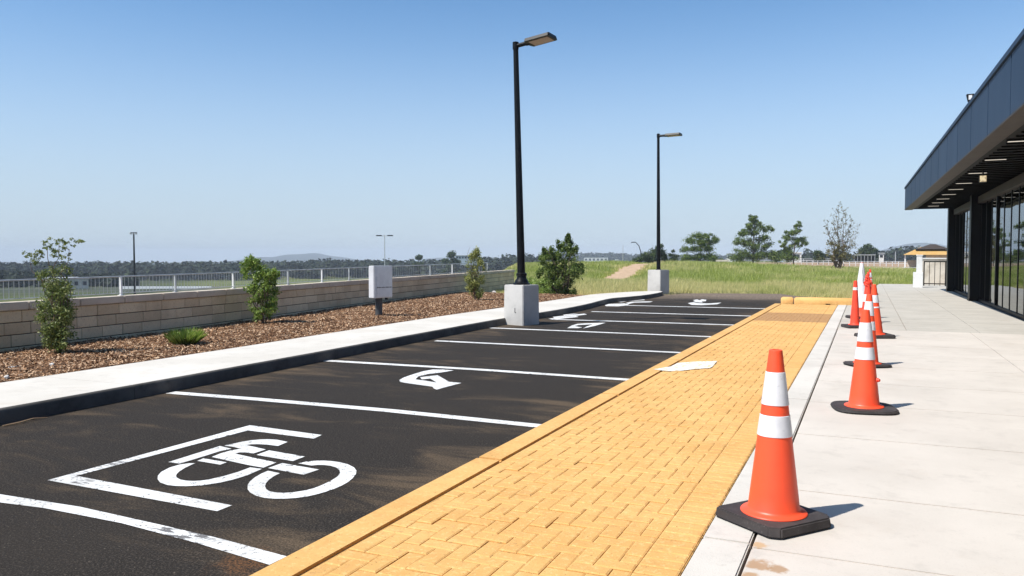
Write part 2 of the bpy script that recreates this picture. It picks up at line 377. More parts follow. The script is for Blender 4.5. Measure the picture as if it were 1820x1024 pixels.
flat('bicycle_symbol', [q(s_) for s_ in SYM], 'white stencilled bicycle symbol with two open rings inside the bracket', 'road marking')
ARW = [(930, 116), (870, 112), (815, 112), (765, 121), (710, 137), (660, 155), (637, 168), (640, 178), (670, 184), (815, 204), (822, 214), (838, 220), (880, 208), (972, 184), (905, 178), (842, 142), (748, 153), (758, 165), (802, 160), (838, 182), (770, 171), (722, 165), (738, 149), (790, 136), (865, 127)]
flat('arrow_symbol', [trace(ARW, 3.033, 500, 620)], 'white bent arrow symbol alone in its stall', 'road marking')
q3 = lambda L_: trace(L_, 3.94, 800, 380)
flat('loop_marking', [q3([(820, 801), (850, 783), (890, 771), (950, 767), (1090, 763), (1010, 786), (930, 803), (960, 788), (1000, 774), (900, 779), (872, 786), (900, 792), (925, 795), (900, 801)])], 'small white loop marking just right of the nearer light base', 'road marking')
flat('dash_marking', [q3(P) for P in ([(718, 722), (940, 699), (958, 706), (730, 730)], [(690, 735), (880, 716), (900, 722), (720, 741)], [(800, 712), (900, 700), (860, 700), (790, 707)])], 'three thin white hatching dashes beside the left kerb', 'road marking')
flat('faded_marking', [q3(P) for P in ([(1085, 640), (1110, 632), (1220, 628), (1255, 634), (1230, 643), (1180, 648), (1090, 647)], [(1140, 615), (1200, 603), (1360, 600), (1365, 605), (1240, 612), (1200, 620)], [(1230, 624), (1270, 616), (1420, 613), (1400, 620), (1290, 622), (1250, 632)])], 'broken faded white marking at the far left kerb bend', 'road marking')
flat('far_symbol', [q3(P) for P in ([(1665, 626), (1700, 620), (1730, 625), (1810, 628), (1900, 622), (1870, 634), (1760, 640), (1690, 638)], [(1700, 605), (1730, 600), (1745, 606), (1765, 599), (1795, 602), (1790, 612), (1760, 614), (1770, 622), (1700, 618), (1718, 612)])], 'small white symbol painted on the farthest gravelly asphalt', 'road marking')

# ------------------------------------------------------------------ tactile strip: yellow kerb, brick field, pale border
mb = MB(); H = .12; w = .10; x0, x1, y0, y1 = -2.375, -.775, -4., 25.85
def brickbox(ax, ay, bx, by, z):
    ax, bx = max(ax, x0), min(bx, x1); ay, by = max(ay, y0), min(by, y1)
    g = .0016; ax += g; ay += g; bx -= g; by -= g
    if bx - ax < .012 or by - ay < .012: return
    e = .009; tz = [z + random.uniform(-.0013, .0013) for _ in range(4)]
    mb.add([(ax, ay, H - .03), (bx, ay, H - .03), (bx, by, H - .03), (ax, by, H - .03),
            (ax, ay, z - .0038), (bx, ay, z - .0038), (bx, by, z - .0038), (ax, by, z - .0038),
            (ax + e, ay + e, tz[0]), (bx - e, ay + e, tz[1]), (bx - e, by - e, tz[2]), (ax + e, by - e, tz[3])],
           [(0, 1, 5, 4), (1, 2, 6, 5), (2, 3, 7, 6), (3, 0, 4, 7), (4, 5, 9, 8), (5, 6, 10, 9), (6, 7, 11, 10), (7, 4, 8, 11), (8, 9, 10, 11)])
xs1 = x1; x1 = -.98
ni = int((x1 - x0) / w) + 2; nj = int((y1 - y0) / w) + 2
for i in range(-1, ni):
    for j in range(-1, nj):
        mth = (i - j) % 4
        ax, ay = x0 + i * w, y0 + j * w; z = H + random.gauss(0, .0016)
        if mth == 0 and ax < x1 - .005: brickbox(ax, ay, ax + 2 * w, ay + w, z)
        elif mth == 2 and ax < x1 - .005: brickbox(ax, ay - w, ax + w, ay + w, z)
x1 = xs1
for j in range(int((y1 - y0) / .1) + 1):
    brickbox(-.9795, y0 + j * .1, x1, y0 + j * .1 + .1, H + random.gauss(0, .0011))
o = mb.build('brick_strip', m_brick, fixn=False); tag(o, 'yellow painted herringbone brick strip along the parking lot', 'paving', kind='structure')
mb = MB().prism([(-2.38, -4), (-.77, -4), (-.77, 26), (-2.38, 26)], -.1, H - .0075)
tag(mb.build('brick_bed', m_jointfill), 'sandy bed showing in the joints of the yellow bricks', 'paving', kind='structure')
def kerbrun(name, xa, xb, ys, h, mat, r=.02, seglab=None, gap=.006):
    mb = MB()
    for a, b in zip(ys[:-1], ys[1:]): mb.prism([(xa, a + gap / 2), (xb, a + gap / 2), (xb, b - gap / 2), (xa, b - gap / 2)], -.1, h)
    o = mb.build(name, mat, bevel=r, smooth=True); return o
tag(kerbrun('yellow_kerb', -2.6, -2.385, [-4, -1, 2.2, 5.2, 8.2, 11.3, 14.3, 17.3, 20.3, 23.2, 26.0], H + .004, m_ykerb, .018, gap=.003), 'yellow painted kerb edging the brick strip beside the asphalt', 'kerb', kind='structure')
tag(kerbrun('concrete_border', -.765, -.525, [-4, .2, 4.2, 8.7, 12.2, 15.6, 19.0, 21.8, 26.6], H + .001, m_border, .008), 'pale concrete border between yellow bricks and pale sidewalk', 'kerb', kind='structure')
PATCH = [(1310, 445), (1400, 430), (1435, 412), (1540, 405), (1634, 403), (1612, 430), (1598, 438), (1520, 444), (1450, 452), (1385, 455), (1350, 450)]
t = NT('patch_paint'); 
c = t.mix(t.rng(t.noise(16, 6, .7), .47, .60), (.80, .78, .72, 1), (.62, .47, .24, 1)); m_patch = t.done(t.pbsdf(c, .7, .3, 0, t.bump(t.noise(60, 3), .4, .004)))
flat('white_patch', [trace(PATCH, 2.844, 700, 500, .1285)], 'worn white paint patch across the yellow bricks and kerb', 'road marking', m_patch)
# yellow kerb stops closing the far end
def stop(xa, xb, label, ya=26.05):
    t_ = empty('wheel_stop', ((xa + xb) / 2, ya + .12, H), 0, label, 'wheel stop', 'yellow kerb stops closing the far end of the brick strip')
    prof = [(-.12, -.04), (-.12, .10), (-.085, .17), (-.03, .205), (.03, .205), (.085, .17), (.12, .10), (.12, -.04)]
    L2 = (xb - xa) / 2; n = len(prof); mb = MB()
    xs = [-L2, -L2 + .05, L2 - .05, L2]; sc2 = [.82, 1, 1, .82] 
    vs = [(x, p[0] * s_, p[1] * (s_ if p[1] > 0 else 1)) for x, s_ in zip(xs, sc2) for p in prof]
    fs = [(i * n + k, i * n + (k + 1) % n, (i + 1) * n + (k + 1) % n, (i + 1) * n + k) for i in range(3) for k in range(n)] + [tuple(range(n)), tuple(range(3 * n, 4 * n))]
    mb.add(vs, fs).build('stop_body', m_ykerb, t_, smooth=True)
    return t_
stop(-2.42, -2.06, 'short yellow rounded kerb stop at the far left corner of the bricks')
s2 = stop(-2.03, -.28, 'long yellow kerb stop across the far end of the bricks')
MB().box((.1, -.125, .012), (.13, .03, .03)).build('stop_bracket', m_black, s2)

# ------------------------------------------------------------------ right sidewalk
mb = MB(); YJ = [-4, -1.2, .9, 2.6, 4.15, 5.3, 7.0, 8.6, 10.1, 11.7, 13.2, 14.6, 16.1, 17.6]
def bnd(y): return -.518 + np.maximum(0, y - 27) * .06
for a, b in zip(YJ[:-1], YJ[1:]):
    for xa, xb in ((-.513, 1.85), (1.85, 3.3)):
        g = .0035; mb.prism([(xa + g, a + g), (xb - g, a + g), (xb - g, b - g), (xa + g, b - g)], 0.0, H + random.uniform(-.001, .001))
tag(mb.build('sidewalk', m_walk, bevel=.006), 'pale jointed concrete sidewalk between the bricks and the building', 'sidewalk', kind='structure')
mb = MB(); g = .004; y = 17.6
while y < 46.4:
    h2 = .62
    for k2 in range(3):
        xa = [-.517, .75, 2.02][k2]; xb = [.75, 2.02, 3.3][k2]
        if k2 == 0: xa = float(max(xa, bnd(y)))
        mb.prism([(xa + g, y + g), (xb - g, y + g), (xb - g, y + h2 - g), (xa + g, y + h2 - g)], 0.0, H - .001 + random.uniform(-.001, .001))
    y += h2
tag(mb.build('paved_walk', m_pave, bevel=.005), 'greyer paving slabs of the far sidewalk beside the glass front', 'paving', kind='structure')
MB().prism([(-.51, -4), (3.3, -4), (3.3, 46.4), (.6, 46.4), (-.51, 27)], -.1, H - .012).build('walk_base', m_bed)
tag(bpy.data.objects['walk_base'], 'dark joint bed beneath the sidewalk slabs', 'paving', kind='structure')

# ------------------------------------------------------------------ left kerb and sidewalk
FR = [(-7.45, -12), (-7.45, 0), (-7.46, 5), (-7.5, 9), (-7.6, 13), (-7.66, 17), (-7.55, 20), (-7.62, 22.5), (-7.85, 25), (-7.92, 26.3), (-7.72, 27.4), (-7.5, 28.6), (-7.42, 30.2), (-7.5, 31.9)]
BK = [(-9.0, -12), (-9.0, 0), (-9.0, 5), (-9.05, 9), (-9.2, 13), (-9.32, 17), (-9.3, 20), (-9.3, 22.5), (-9.35, 25.2), (-9.42, 27.2), (-9.35, 29.0), (-8.95, 30.6), (-8.4, 31.9), (-7.7, 32.4)]
def resample(P, n):
    P = [Vector(p) for p in P]; d = [0]
    for a, b in zip(P[:-1], P[1:]): d.append(d[-1] + (b - a).length)
    o = []
    for k in range(n + 1):
        s = d[-1] * k / n; i = max(j for j in range(len(d)) if d[j] <= s + 1e-9); i = min(i, len(P) - 2)
        o.append(P[i].lerp(P[i + 1], (s - d[i]) / (d[i + 1] - d[i])))
    return o
def crom(P, per=6):
    P = [Vector(p) for p in P]; o = []
    for i in range(len(P) - 1):
        p0 = P[max(i - 1, 0)]; p1 = P[i]; p2 = P[i + 1]; p3 = P[min(i + 2, len(P) - 1)]
        for k in range(per):
            t_ = k / per; o.append(.5 * ((2 * p1) + (p2 - p0) * t_ + (2 * p0 - 5 * p1 + 4 * p2 - p3) * t_ ** 2 + (3 * p1 - p0 - 3 * p2 + p3) * t_ ** 3))
    return o + [P[-1]]
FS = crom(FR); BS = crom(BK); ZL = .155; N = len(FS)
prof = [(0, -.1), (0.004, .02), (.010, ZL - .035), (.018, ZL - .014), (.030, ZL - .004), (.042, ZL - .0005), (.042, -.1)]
mbk = MB(); mbw = MB()
joints = [0]; acc = 0
for i in range(1, N):
    acc += (FS[i] - FS[i - 1]).length
    if acc > 2.9 or i == N - 1: joints.append(i); acc = 0
for a, b in zip(joints[:-1], joints[1:]):
    vs = []; ws = []
    for i in range(a, b + 1):
        f, bk = FS[i], BS[i]
        tn = (FS[min(i + 1, N - 1)] - FS[max(i - 1, 0)]).normalized()
        if i == a: sh = tn * .004
        elif i == b: sh = -tn * .004
        else: sh = tn * 0
        dn = (bk - f).normalized()
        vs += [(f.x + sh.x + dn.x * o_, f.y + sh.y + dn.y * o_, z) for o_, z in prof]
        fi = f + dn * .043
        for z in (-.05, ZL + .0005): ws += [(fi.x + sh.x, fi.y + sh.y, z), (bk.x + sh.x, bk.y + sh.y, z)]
    n = b - a + 1; m_ = len(prof)
    mbk.add(vs, [(i * m_ + k, i * m_ + (k + 1) % m_, (i + 1) * m_ + (k + 1) % m_, (i + 1) * m_ + k) for i in range(n - 1) for k in range(m_)] + [tuple(range(m_)), tuple(range((n - 1) * m_, n * m_))])
    fs = []
    for i in range(n - 1):
        A = i * 4; B = A + 4
        fs += [(A + 2, A + 3, B + 3, B + 2), (A, A + 2, B + 2, B), (A + 1, B + 1, B + 3, A + 3)]
    fs += [(0, 1, 3, 2), ((n - 1) * 4, (n - 1) * 4 + 2, (n - 1) * 4 + 3, (n - 1) * 4 + 1)]
    mbw.add(ws, fs)
tag(mbk.build('kerb', m_kerbshade, smooth=True), 'weathered grey rounded kerb left of the asphalt, shade painted into its face', 'kerb', kind='structure')
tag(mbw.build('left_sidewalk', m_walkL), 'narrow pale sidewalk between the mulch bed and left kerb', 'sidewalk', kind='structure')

# ------------------------------------------------------------------ mulch bed
def backx(y): return np.interp(y, [p.y for p in BS], [p.x for p in BS])
def bedz(x, y):
    return .15 + .012 * wav(x, y, 5.) + .02 * wav(x, y, 1.3, 2.) + .03 * sstep(0, 1.2, backx(y) - x)
ys = np.arange(-3, 29.6, .11); nu = 34; V = []
for yy in ys:
    e = float(backx(yy)) + .03
    f_ = float(wallx(yy)) - .1
    if yy > 27: f_ = f_ + (yy - 27) * .9
    for k in range(nu):
        xx = e + (f_ - e) * k / (nu - 1)
        zz = float(bedz(xx, yy)) + random.uniform(-.006, .006)
        if yy > 27.5: zz -= (yy - 27.5) * .06
        V.append((xx, yy, zz if k else .13))
nY = len(ys); Fc = [(i * nu + k, i * nu + k + 1, (i + 1) * nu + k + 1, (i + 1) * nu + k) for i in range(nY - 1) for k in range(nu - 1)]
t = NT('mulch'); c = t.mix(t.rng(t.noise(60, 5, .75), .36, .66), (.040, .020, .012, 1), (.26, .14, .075, 1))
c = t.mix(t.rng(t.noise(1.6, 4), .4, .7), c, t.mix(t.rng(t.noise(70, 4, .7), .4, .6), (.11, .052, .026, 1), (.38, .235, .14, 1)))
m_mulch = t.done(t.pbsdf(c, .95, .15, 0, t.bump(t.noise(70, 5, .75), 1., .02)))
mb = MB(); mb.v = V; mb.f = Fc
tag(mb.build('mulch_bed', m_mulch, smooth=True), 'brown bark mulch bed at the foot of the block wall', 'mulch bed', kind='structure')
n = 85000
yy = -1 + 30 * RNG.random(n) ** 1.25; e = backx(yy); f_ = wallx(yy); xx = e + (f_ - e) * RNG.random(n) - .02
zz = bedz(xx, yy) + .006 - np.maximum(0, yy - 27.5) * .06 + RNG.random(n) * .012
ang = RNG.random(n) * 6.283; ln = (.008 + .022 * RNG.random(n)); wd = .003 + .006 * RNG.random(n); tl = RNG.normal(0, .35, n); tw = RNG.normal(0, .45, n)
dx = np.stack([np.cos(ang) * np.cos(tl), np.sin(ang) * np.cos(tl), np.sin(tl)], -1) * ln[:, None]
dy = np.stack([-np.sin(ang), np.cos(ang), np.sin(tw)], -1) * wd[:, None]
P = np.stack([xx, yy, zz], -1)
t = NT('bark_chips'); r_ = t.rand(); c = t.mix(t.rng(r_, 0, .6), (.060, .028, .015, 1), (.34, .185, .095, 1)); c = t.mix(t.rng(r_, .55, 1), c, (.70, .50, .33, 1)); m_chip = t.done(t.pbsdf(c, .9, .2))
o = fast('bark_chips', np.stack([P - dx - dy, P + dx - dy, P + dx + dy, P - dx + dy], 1), m_chip)
tag(o, 'loose bark chips scattered over the mulch bed', 'bark mulch', kind='stuff')

# ------------------------------------------------------------------ block wall (curved) with coping and railing
WP = crom([(float(wallx(y_)), y_) for y_ in (-3, 1, 5, 7.7, 11, 13.3, 18, 22.5, 26.7, 32, 37.1)], 8)
wd_ = [0]
for a, b in zip(WP[:-1], WP[1:]): wd_.append(wd_[-1] + (b - a).length)
WLEN = wd_[-1]
def wp(s):
    s = max(0, min(WLEN - 1e-6, s)); i = max(0, np.searchsorted(wd_, s) - 1); i = min(i, len(WP) - 2)
    p = WP[i].lerp(WP[i + 1], (s - wd_[i]) / (wd_[i + 1] - wd_[i])); tn = (WP[i + 1] - WP[i]).normalized()
    return p, tn, Vector((tn.y, -tn.x))   # point, tangent, normal to the lot
wall = empty('block_wall', (float(wallx(3)), 3, 0), 0, 'long low tan concrete block wall behind the mulch bed', 'wall')
inv = Matrix.Translation(-Vector(wall.location))
t = NT('wall_block'); r_ = t.rand()
c = t.mix(t.rng(r_, 0, 1), (.63, .50, .325, 1), (.78, .64, .43, 1))
c = t.mix(t.math('MULTIPLY', t.rng(t.noise(1.3, 5, .6), .45, .7), .6), c, (.55, .41, .26, 1))
c = t.mix(t.math('MULTIPLY', t.rng(t.noise(26, 5, .7), .5, .68), .4), c, (.42, .32, .21, 1))
m_wb = t.done(t.pbsdf(c, .9, .2, 0, t.bump(t.noise(45, 5, .7), .6, .01)))
m_mortar = M('wall_mortar', (.09, .065, .045, 1), .95, [(8, (.06, .045, .033, 1), .4, .7)])
m_cope = concrete('coping_concrete', (.64, .55, .44, 1), (.54, .45, .35, 1), ((.38, .30, .22, 1), 2.5, .5, .75, .4), .3)
mbm = MB(); mbb = MB(); CH = .185; ZB = .04; HC = 4
def wbox(mb, s0, s1, n0, n1, z0, z1):
    p0, t0, r0 = wp(s0); p1, t1, r1 = wp(s1)
    P = [p0 + r0 * n0, p1 + r1 * n0, p1 + r1 * n1, p0 + r0 * n1]
    ox, oy = wall.location.x, wall.location.y
    mb.prism([(p.x - ox, p.y - oy) for p in P], z0, z1)
s = 0
while s < WLEN - .05:
    wbox(mbm, s, min(s + 1.0, WLEN), -.21, -.012, -.6, ZB + CH * HC); s += 1.0
for k in range(HC):
    s = -random.uniform(0, .35)
    while s < WLEN:
        L_ = random.choice([.40, .42, .46, .56, .40, .62, .44])
        a, b = max(0, s), min(WLEN, s + L_)
        if b - a > .04:
            dz = random.uniform(-.0015, .0015); dn = random.uniform(-.003, .003)
            wbox(mbb, a + .004, b - .004, -.1, .0 + dn, ZB + CH * k + (.006 if k else -.5), ZB + CH * (k + 1) - .007)
        s += L_
mbm.build('mortar', m_mortar, wall)
mbb.build('block_courses', m_wb, wall, bevel=.006, seg=1)
mbc = MB(); s = 0; ZC = ZB + CH * HC
while s < WLEN - .05:
    wbox(mbc, s + .003, min(s + .93, WLEN) - .003, -.24, .035, ZC, ZC + .12 + random.uniform(-.002, .002)); s += .93
mbc.build('coping', m_cope, wall, bevel=.012)
ZT = ZC + .12
# railing on top: posts at the image columns of the photograph, mapped once to wall stations
rail = empty('railing', (float(wallx(3)), 3, ZT), 0, 'galvanised metal railing with thin bars on top of the block wall', 'railing')
def station(px):
    best = min(np.arange(0, WLEN, .05), key=lambda s_: abs(float(pxof(*(wp(s_)[0] - wp(s_)[2] * .13))[0]) - px)); return float(best)
posts = [station(p_) for p_ in (115, 215, 312, 414, 512, 572, 620, 690, 764, 804, 866)]
first = posts[0]; posts = [max(.2, first - 1.25 * k_) for k_ in range(6, 0, -1) if first - 1.25 * k_ > .2] + posts
def rtop(s_): return float(np.interp(s_, [0, posts[-1]], [.30, .40]))
ox, oy = rail.location.x, rail.location.y
def rp(s_, z): p_, t_, n_ = wp(s_); q_ = p_ - n_ * .13; return Vector((q_.x - ox, q_.y - oy, z))
for i, s_ in enumerate(posts):
    p_ = rp(s_, 0); rz = math.atan2(wp(s_)[1].y, wp(s_)[1].x)
    MB().box((p_.x, p_.y, rtop(s_) / 2), (.035, .035, rtop(s_)), rz).box((p_.x, p_.y, .006), (.08, .08, .012), rz).build('post', m_white if i % 2 else m_rail, rail)
    if i < len(posts) - 1:
        s2_ = posts[i + 1]; n_ = max(2, int((s2_ - s_) / .6)); ss = [s_ + (s2_ - s_) * k_ / n_ for k_ in range(n_ + 1)]
        MB().tube([rp(u_, rtop(u_)) for u_ in ss], .013, 8).build('top_rail', m_rail, rail, smooth=True)
        MB().tube([rp(u_, .045) for u_ in ss], .008, 6).build('bottom_rail', m_rail, rail, smooth=True)
        mb = MB(); step = .085 if s_ < station(430) else .16; u_ = s_ + step
        rad = .0055 if s_ < station(430) else .0028
        while u_ < s2_ - step * .4:
            a_, b_ = rp(u_, .045), rp(u_, rtop(u_)); mb.tube([a_, b_], rad, 4, False); u_ += step
        mb.build('bar_panel', m_rail, rail)

# ------------------------------------------------------------------ traffic cones
t = NT('cone_orange'); c = t.mix(t.rng(t.noise(3, 4), .4, .7), (.97, .100, .034, 1), (.93, .082, .030, 1)); c = t.mix(t.math('MULTIPLY', t.rng(t.noise(30, 5, .7), .6, .72), .35), c, (.55, .10, .05, 1))
b_ = t.pbsdf(c, .42, .5); b_.inputs['Subsurface Weight'].default_value = .0; m_orange = t.done(b_)
m_sleeve = M('reflective_white', (.78, .78, .80, 1), .35, [(5, (.66, .66, .69, 1), .45, .7), (40, (.58, .58, .6, 1), .62, .72)], .5)
m_red = M('red_plastic', (.92, .075, .035, 1), .5, [(6, (.80, .06, .035, 1), .45, .7)])
m_rubber = M('black_rubber', (.040, .034, .033, 1), .75, [(5, (.065, .055, .052, 1), .45, .7), (80, (.10, .09, .085, 1), .62, .7)], .35, bump=(60, .4, .004))
def cone(loc, rz, label, Hc=.965, base='square', bands=((.873, .685), (.628, .508)), body=m_orange, bw=.54, rb=.142, tilt=0, sub='reflective_band', group='traffic cones standing in a row along the sidewalk edge'):
    t_ = empty('traffic_cone', loc, rz, label, 'traffic cone', group)
    h = bw / 2; c_ = h * .2
    if base == 'square': poly = [(-h + c_ * .5, -h), (h - c_, -h), (h, -h + c_), (h, h - c_), (h - c_, h), (-h + c_ * .5, h), (-h, h - c_ * .5), (-h, -h + c_ * .5)]
    else: poly = [(h * .98 * math.copysign(abs(math.cos(a)) ** .62, math.cos(a)), h * .98 * math.copysign(abs(math.sin(a)) ** .62, math.sin(a))) for a in [2 * math.pi * k_ / 28 for k_ in range(28)]]
    th = .060 if base == 'square' else .035
    MB().prism(poly, 0.006, th, [(p[0] * .965, p[1] * .965) for p in poly]).build('base', m_rubber, t_, bevel=.008)
    rt = .035
    rad = lambda z: rb + (rt - rb) * (z - th) / (Hc - th)
    pr = [(rb + .036, th - .004), (rb + .037, th + .004), (rb + .032, th + .010), (rb + .010, th + .015), (rb + .002, th + .022), (rad(th + .03), th + .03)]
    for k_ in range(1, 12): z = th + .034 + (Hc - th - .04) * k_ / 11; pr.append((rad(z), z))
    pr += [(rt * .9, Hc - .002), (rt * .6, Hc), (rt * .52, Hc - .01), (rt * .45, Hc - .12)]
    MB().lathe(pr, 48).build('body', body, t_, smooth=True)
    for a, b in bands:
        za, zb = a * Hc, b * Hc
        MB().lathe([(rad(za) + .0005, za), (rad(za) + .003, za - .002), (rad(zb) + .0035, zb + .002), (rad(zb) + .0008, zb)], 48).build(sub, m_sleeve, t_, smooth=True)
    return t_
cone((-.45, 4.60, H), R(-38), 'nearest and largest orange cone, two white bands and black slab base', bw=.47, rb=.142)
c2 = cone((.0, 8.36, H), R(12), 'second nearest cone, on a rounded black base with a small pull knob', base='round', bw=.60)
MB().tube([(.10, -.075, .30), (.115, -.095, .30)], [.022, .012], 10).build('knob', m_red, c2, smooth=True)
c3 = cone((.03, 11.74, H), R(30), 'third nearest cone, right behind the one with the knob', base='round', bw=.56, bands=((.9, .70), (.62, .5)))
c4 = cone((.16, 15.9, H), R(24), 'orange cone on a flat square black base, set farther right than its neighbours', bands=((.80, .66), (.585, .56)), bw=.56)
c5 = cone((-.20, 17.9, H), R(22), 'red cone leaning before the tall white topped cone, with one small white patch', Hc=.97, bands=((.86, .80),), bw=.44, rb=.095, body=m_red)
c7 = cone((-.10, 20.6, H), R(22), 'tallest cone, nearly all white with a dark cord at its tip', Hc=1.32, bands=((.995, .20),), bw=.56, rb=.20)
MB().tube([(.0, -.036, 1.27), (-.004, -.062, 1.1), (.006, -.082, .95), (-.002, -.098, .84)], .007, 6).build('cord', m_black, c7)
c6 = cone((.035, 19.3, H), R(20), 'crumpled red cone with a ragged top beside the tallest cone', Hc=1.02, bands=((.62, .46),), body=m_red, bw=.5)
mb = MB()
for k_ in range(26):
    a = random.uniform(0, 6.28); z = random.uniform(.84, 1.03); rr_ = random.uniform(.02, .07)
    mb.tube([(rr_ * math.cos(a) * .5, rr_ * math.sin(a) * .5, z - .06), (rr_ * math.cos(a), rr_ * math.sin(a), z), (rr_ * 1.3 * math.cos(a + .6), rr_ * 1.3 * math.sin(a + .6), z - .02)], [.03, .024, .008], 6)
mb.build('ragged_top', m_red, c6, smooth=True)
c3.rotation_euler = (R(-1.2), R(1.5), R(30)); c4.rotation_euler = (R(.6), R(-2.0), R(24))
cone((.03, 24.6, H), R(22), 'red cone third from the far end of the row', bw=.5, body=m_red)
cone((.06, 28.2, H), R(22), 'red cone second from the far end of the row', bw=.5, body=m_red)
cone((.13, 33.5, H), R(22), 'farthest small cone of the row', bw=.5, body=m_red)

# ------------------------------------------------------------------ parking lot lights
m_lens = M('lamp_lens', (.40, .27, .22, 1), .35, [(12, (.40, .29, .25, 1), .4, .6)])
m_mark = M('dark_mark', (.05, .05, .05, 1), .8)
def lamp(loc, hb, hp, rz, lean, hd, rp_, label, wb=.6, mark=False):
    t_ = empty('parking_light', loc, 0, label, 'parking light', 'tall black parking lights on concrete bases')
    b = MB(); Mx = Matrix.Rotation(rz, 3, 'Z')
    P0 = [Mx @ Vector((sx * wb / 2, sy * wb / 2, 0)) for sx, sy in ((-1, -1), (1, -1), (1, 1), (-1, 1))]; P1_ = [p * .965 for p in P0]
    blk = b.prism([(p.x, p.y) for p in P0], -.1, hb, [(p.x, p.y) for p in P1_]).build('concrete_base', m_block, t_, bevel=.015)
    if mark:
        f = MB(); n_ = Mx @ Vector((0, -1, 0)); r_ = Mx @ Vector((1, 0, 0)); o_ = n_ * (wb / 2 - .003)
        for (u0, v0, u1, v1) in ((.045, .29, .058, .40), (.0575, .29, .085, .302)):
            c_ = o_ + r_ * ((u0 + u1) / 2) + Vector((0, 0, (v0 + v1) / 2)); f.box(c_, (u1 - u0, .012, v1 - v0), rz)
        f.build('letter_mark', m_mark, blk)
    top = Vector((lean[0], lean[1], hp))
    MB().lathe([(.0, hb), (.20, hb), (.20, hb + .03), (.165, hb + .05), (.15, hb + .10), (.115, hb + .15), (.11, hb + .20), (.125, hb + .21), (.125, hb + .26), (.09, hb + .28), (.085, hb + .30)] if mark else [(.0, hb), (.12, hb), (.12, hb + .02), (.09, hb + .03)], 28).build('base_cover', m_black, t_, smooth=True)
    MB().tube([(0, 0, hb), tuple(top * .5 + Vector((0, 0, hb * .5))), tuple(top)], [rp_, rp_ * .8, rp_ * .62], 20).build('pole', m_black, t_, smooth=True)
    MB().lathe([(rp_ * .75, 0), (rp_ * .75, .16), (rp_ * .3, .175), (0, .178)], 20, tuple(top - Vector((0, 0, .15)))).build('pole_cap', m_black, t_, smooth=True)
    z = hp - .08; x_ = lean[0]
    dirn = Matrix.Rotation(hd[0], 3, 'Z'); Ty = Matrix.Rotation(hd[1], 3, 'Y')
    Q = lambda v: Vector((lean[0], lean[1], z)) + dirn @ (Ty @ Vector(v))
    MB().tube([Q((.03, 0, 0)), Q((.27, 0, .0)), Q((.272, 0, 0)), Q((.35, 0, 0))], [.048, .048, .06, .06], 12).build('arm', m_black, t_, smooth=True)
    poly = [(.30, -.12), (.34, -.25), (.93, -.25), (.96, -.22), (.96, .22), (.93, .25), (.34, .25), (.30, .12)]
    hb_ = MB().prism(poly, -.04, .045, [(p[0] * .985 + .01, p[1] * .84) for p in poly])
    hb_.v = [tuple(Q(v)) for v in hb_.v]; head = hb_.build('lamp_head', m_black, t_, bevel=.008)
    ln_ = MB().prism([(.41, -.17), (.89, -.17), (.89, .20), (.41, .20)], -.046, -.035); ln_.v = [tuple(Q(v)) for v in ln_.v]; ln_.build('lens', m_lens, head)
    return t_
lamp((-7.36, 17.12, 0), .93, 6.52, R(-17), (-.13, -.05), (R(-4), R(-7)), .095, 'nearer and taller looking black light pole, its base marked with a small letter', mark=True)
lamp((-7.95, 33.0, 0), 1.02, 6.66, R(-22), (-.05, 0), (R(-2), R(-1)), .085, 'farther black light pole at the end of the left sidewalk', wb=.66)

# ------------------------------------------------------------------ meter cabinet on a post
mx = empty('utility_cabinet', (-10.55, 16.0, .16), R(-18), 'white utility cabinet with a dotted line of print on a dark post', 'utility box')
m_cab = M('cabinet_paint', (.66, .66, .67, 1), .5, [(3, (.56, .56, .57, 1), .4, .7)])
cb = MB().box((.05, 0, .83), (.20, .56, .76)).build('cabinet', m_cab, mx, bevel=.012)
MB().box((.152, .02, .83), (.012, .47, .71)).build('door', m_cab, cb, bevel=.004)
mb = MB(); u_ = -.19
while u_ < .23:
    l_ = random.choice([.009, .014, .02, .026]); mb.box((.1595, u_ + l_ / 2, .70), (.003, l_, random.choice([.016, .022, .02]))); u_ += l_ + .008
mb.build('printed_line', m_mark, cb)
mb = MB()
for v_ in np.arange(.50, .98, .03): mb.box((.1595, -.20, float(v_)), (.003, .004, .014))
mb.build('seam', m_mark, cb)
m_dgrey = M('dark_grey_post', (.055, .06, .065, 1), .6, [(4, (.09, .09, .095, 1), .4, .7)])
MB().tube([(0, -.02, -.1), (0, -.02, .46)], .085, 20).build('post', m_dgrey, mx, smooth=True)
MB().box((.05, .17, .43), (.05, .05, .06)).build('conduit_stub', m_mark, mx)

# ------------------------------------------------------------------ building
Y0, Y1, XG = -8.0, 38.6, 3.42; ZS = 3.6; ZF = 4.57
bd = empty('store_building', (XG, Y1, 0), 0, 'black flat roofed store with glass front and deep canopy', 'building')
ox, oy = XG, Y1
def fx(y): return 1.474 + (38.5 - y) * .0146
t = NT('navy_panel'); c = t.mix(t.rng(t.noise(.8, 5, .6, stretch=(1, 1, .25)), .35, .7), (.020, .042, .082, 1), (.028, .054, .100, 1)); r_ = t.rand()
c = t.mix(t.math('MULTIPLY', r_, .35), c, (.020, .040, .076, 1)); m_navy = t.done(t.pbsdf(c, .55, .16, .0, t.bump(t.noise(1.2, 3), .12, .05)))
m_bronze = M('bronze_trim', (.055, .043, .035, 1), .55, [(2, (.04, .032, .027, 1), .4, .7)], .2)
m_soffit = M('soffit_black', (.0035, .0032, .003, 1), .6, [(2, (.006, .0055, .005, 1), .4, .7)], .1)
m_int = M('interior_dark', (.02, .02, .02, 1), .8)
m_roof = M('roof_membrane', (.16, .16, .16, 1), .8)
loc = lambda x, y: (x - ox, y - oy)
